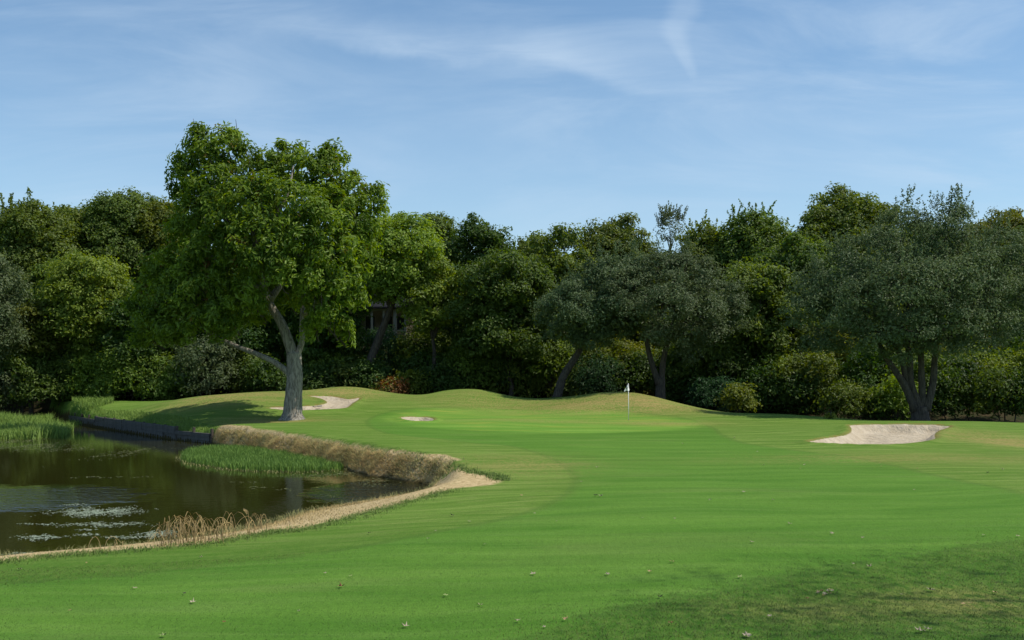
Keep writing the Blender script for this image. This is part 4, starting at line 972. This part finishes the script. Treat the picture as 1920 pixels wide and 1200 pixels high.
def fallen(px, py, size, kind, label, group='fallen leaves scattered on the lawn', name='fallen_leaf'):
    g = G(px, py); o = link(name, leaf_shape(size * .85, random.uniform(.3, .9), lfm[kind], random.random())); o.location = (g[0], g[1], g[2] + .018); o.rotation_euler = (random.uniform(-.2, .2), random.uniform(-.2, .2), random.uniform(0, 6))
    return tag(o, label, 'leaf', group)
fallen(1118, 931, .16, 'dark', 'dark curled leaf, left one of the pair in mid fairway'); fallen(1126, 932, .17, 'pale', 'pale-edged curled leaf, right one of the pair in mid fairway')
fallen(848, 969, .13, 'dark', 'black leaf on the lawn between the pond tip and the fairway')
fallen(640, 1103, .15, 'brown', 'red-brown curled leaf on the fairway at lower centre left')
fallen(361, 1132, .13, 'pale', 'whitish-brown leaf on the fairway at the lower left')
fallen(346, 1117, .08, 'dark', 'small black leaf just above the whitish-brown one at the lower left')
fallen(253, 1107, .10, 'pale', 'pale flat leaf left of the small black leaf at the lower left')
fallen(420, 1171, .07, 'brown', 'tiny brown leaf near the bottom edge at the lower left')
fallen(306, 1196, .12, 'green', 'greenish pale leaf cut by the bottom edge at the lower left')
fallen(978, 931, .11, 'tan', 'orange-tan leaf on the light rough left of the paired leaves')
fallen(1745, 1112, .15, 'pale', 'ragged cream leaf on the rough at the lower right')
fallen(1725, 1188, .18, 'pale', 'large cream leaf near the bottom right corner')
fallen(1740, 1187, .12, 'pale', 'smaller cream leaf touching the large one near the bottom right corner')
fallen(1400, 1197, .16, 'pale', 'cream leaf at the bottom edge right of centre')
fallen(1257, 1172, .10, 'brown', 'rust leaf near the bottom edge right of centre')
fallen(1218, 1076, .11, 'tan', 'tan curled leaf on the fairway below centre')
fallen(1260, 1056, .14, 'tan', 'flat orange leaf on the fairway below centre')
fallen(1443, 1159, .10, 'pale', 'pinkish pale leaf on the rough below the bare patch')
fallen(971, 1169, .10, 'pale', 'white leaf close to the bottom edge at centre')
fallen(1630, 1067, .12, 'pale', 'pale thin leaf on the rough edge above the bare patch')
for px, py in [(1535, 1114), (1546, 1117), (1552, 1113), (1555, 1118), (1562, 1113), (1541, 1112), (1550, 1120), (1516, 1127), (1558, 1110), (1533, 1118), (1545, 1121)]:
    fallen(px + random.uniform(-2, 2), py, random.uniform(.06, .10), random.choice(['brown', 'tan', 'pale', 'brown']), 'leaf in the small heap on the bare patch at the lower right', 'leaves heaped on the bare patch')
more = [(1002, 965, 'pale'), (1044, 980, 'pale'), (1394, 925, 'pale'), (1714, 920, 'pale'), (1205, 974, 'pale'), (1410, 1020, 'pale'), (1560, 1004, 'pale'), (1617, 1012, 'pale'), (1845, 1006, 'pale'), (1909, 1009, 'pale'),
        (1060, 1165, 'tan'), (1238, 1124, 'dark'), (1139, 1080, 'pale'), (1387, 1087, 'green'), (1806, 1137, 'tan'), (1819, 1136, 'tan'), (1866, 1116, 'tan'), (376, 1048, 'pale'), (162, 1059, 'tan'), (817, 998, 'pale'), (803, 1013, 'pale'), (909, 1024, 'pale'),
        (657, 1084, 'green'), (880, 980, 'pale'), (692, 1003, 'dark'), (610, 1079, 'pale'), (835, 1120, 'green'), (1650, 870, 'tan'), (1720, 880, 'tan'), (1852, 888, 'dark'), (1432, 873, 'pale'), (1500, 880, 'tan'), (1508, 873, 'pale'), (1653, 876, 'tan'),
        (1420, 848, 'pale'), (1545, 805, 'pale'), (1880, 882, 'pale'), (1020, 1180, 'pale'), (1330, 940, 'pale'), (1265, 975, 'pale'), (1480, 985, 'pale'), (1090, 905, 'pale'), (1120, 878, 'pale'), (1280, 833, 'pale'), (1340, 828, 'pale'), (1377, 822, 'pale'),
        (36, 1071, 'pale'), (1690, 1120, 'pale'), (1600, 1060, 'pale'), (1450, 940, 'pale'), (1000, 1080, 'pale'), (560, 1150, 'pale'), (760, 1180, 'pale'), (130, 1150, 'tan'), (900, 1140, 'pale')]
LAND = [(1122, 931, 'the paired curled leaves'), (848, 969, 'the black leaf near the pond tip'), (640, 1103, 'the red-brown leaf'), (361, 1132, 'the whitish-brown leaf'), (1745, 1112, 'the ragged cream leaf'), (1725, 1188, 'the large cream leaf'),
        (1400, 1197, 'the cream leaf at the bottom edge'), (1257, 1172, 'the rust leaf'), (1260, 1056, 'the flat orange leaf'), (1550, 1114, 'the bare patch'), (1650, 820, 'the right bunker'), (1178, 788, 'the flagstick'), (943, 901, 'the tip of the dry bank'),
        (360, 1000, 'the arching dead reeds'), (1560, 780, 'the tiny green clump')]
lused = set()
def leaf_label(px, py, k):
    for lx, ly, nm in sorted(LAND, key=lambda l: math.hypot(l[0] - px, (l[1] - py) * 2)):
        dx, dy = px - lx, (py - ly) * 2
        far = '' if math.hypot(dx, dy) < 130 else 'some way '
        h_ = 'left' if dx < 0 else 'right'; v_ = 'above' if dy < 0 else 'below'
        w_ = (h_ + ' of') if abs(dy) < .4 * abs(dx) else v_ if abs(dx) < .4 * abs(dy) else v_ + ' and ' + h_ + ' of'
        l = f'{k} fallen leaf {far}{w_} {nm}'
        if l not in lused: lused.add(l); return l
    return 'small pale fallen leaf'
for px, py, k in more:
    fallen(px, py, random.uniform(.06, .13), k, leaf_label(px, py, {'green': 'greenish'}.get(k, k)) or {'pale': 'small pale fallen leaf lying alone on the mown grass', 'tan': 'small tan fallen leaf lying alone on the grass', 'dark': 'small dark fallen leaf lying alone on the grass', 'green': 'small greenish fallen leaf lying alone on the fairway'}[k])
print('objects', len(bpy.data.objects), 'tris', sum(sum(p.loop_total - 2 for p in me.polygons) if len(me.polygons) < 5000 else len(me.polygons) * (len(me.polygons[0].vertices) - 2) for me in bpy.data.meshes))
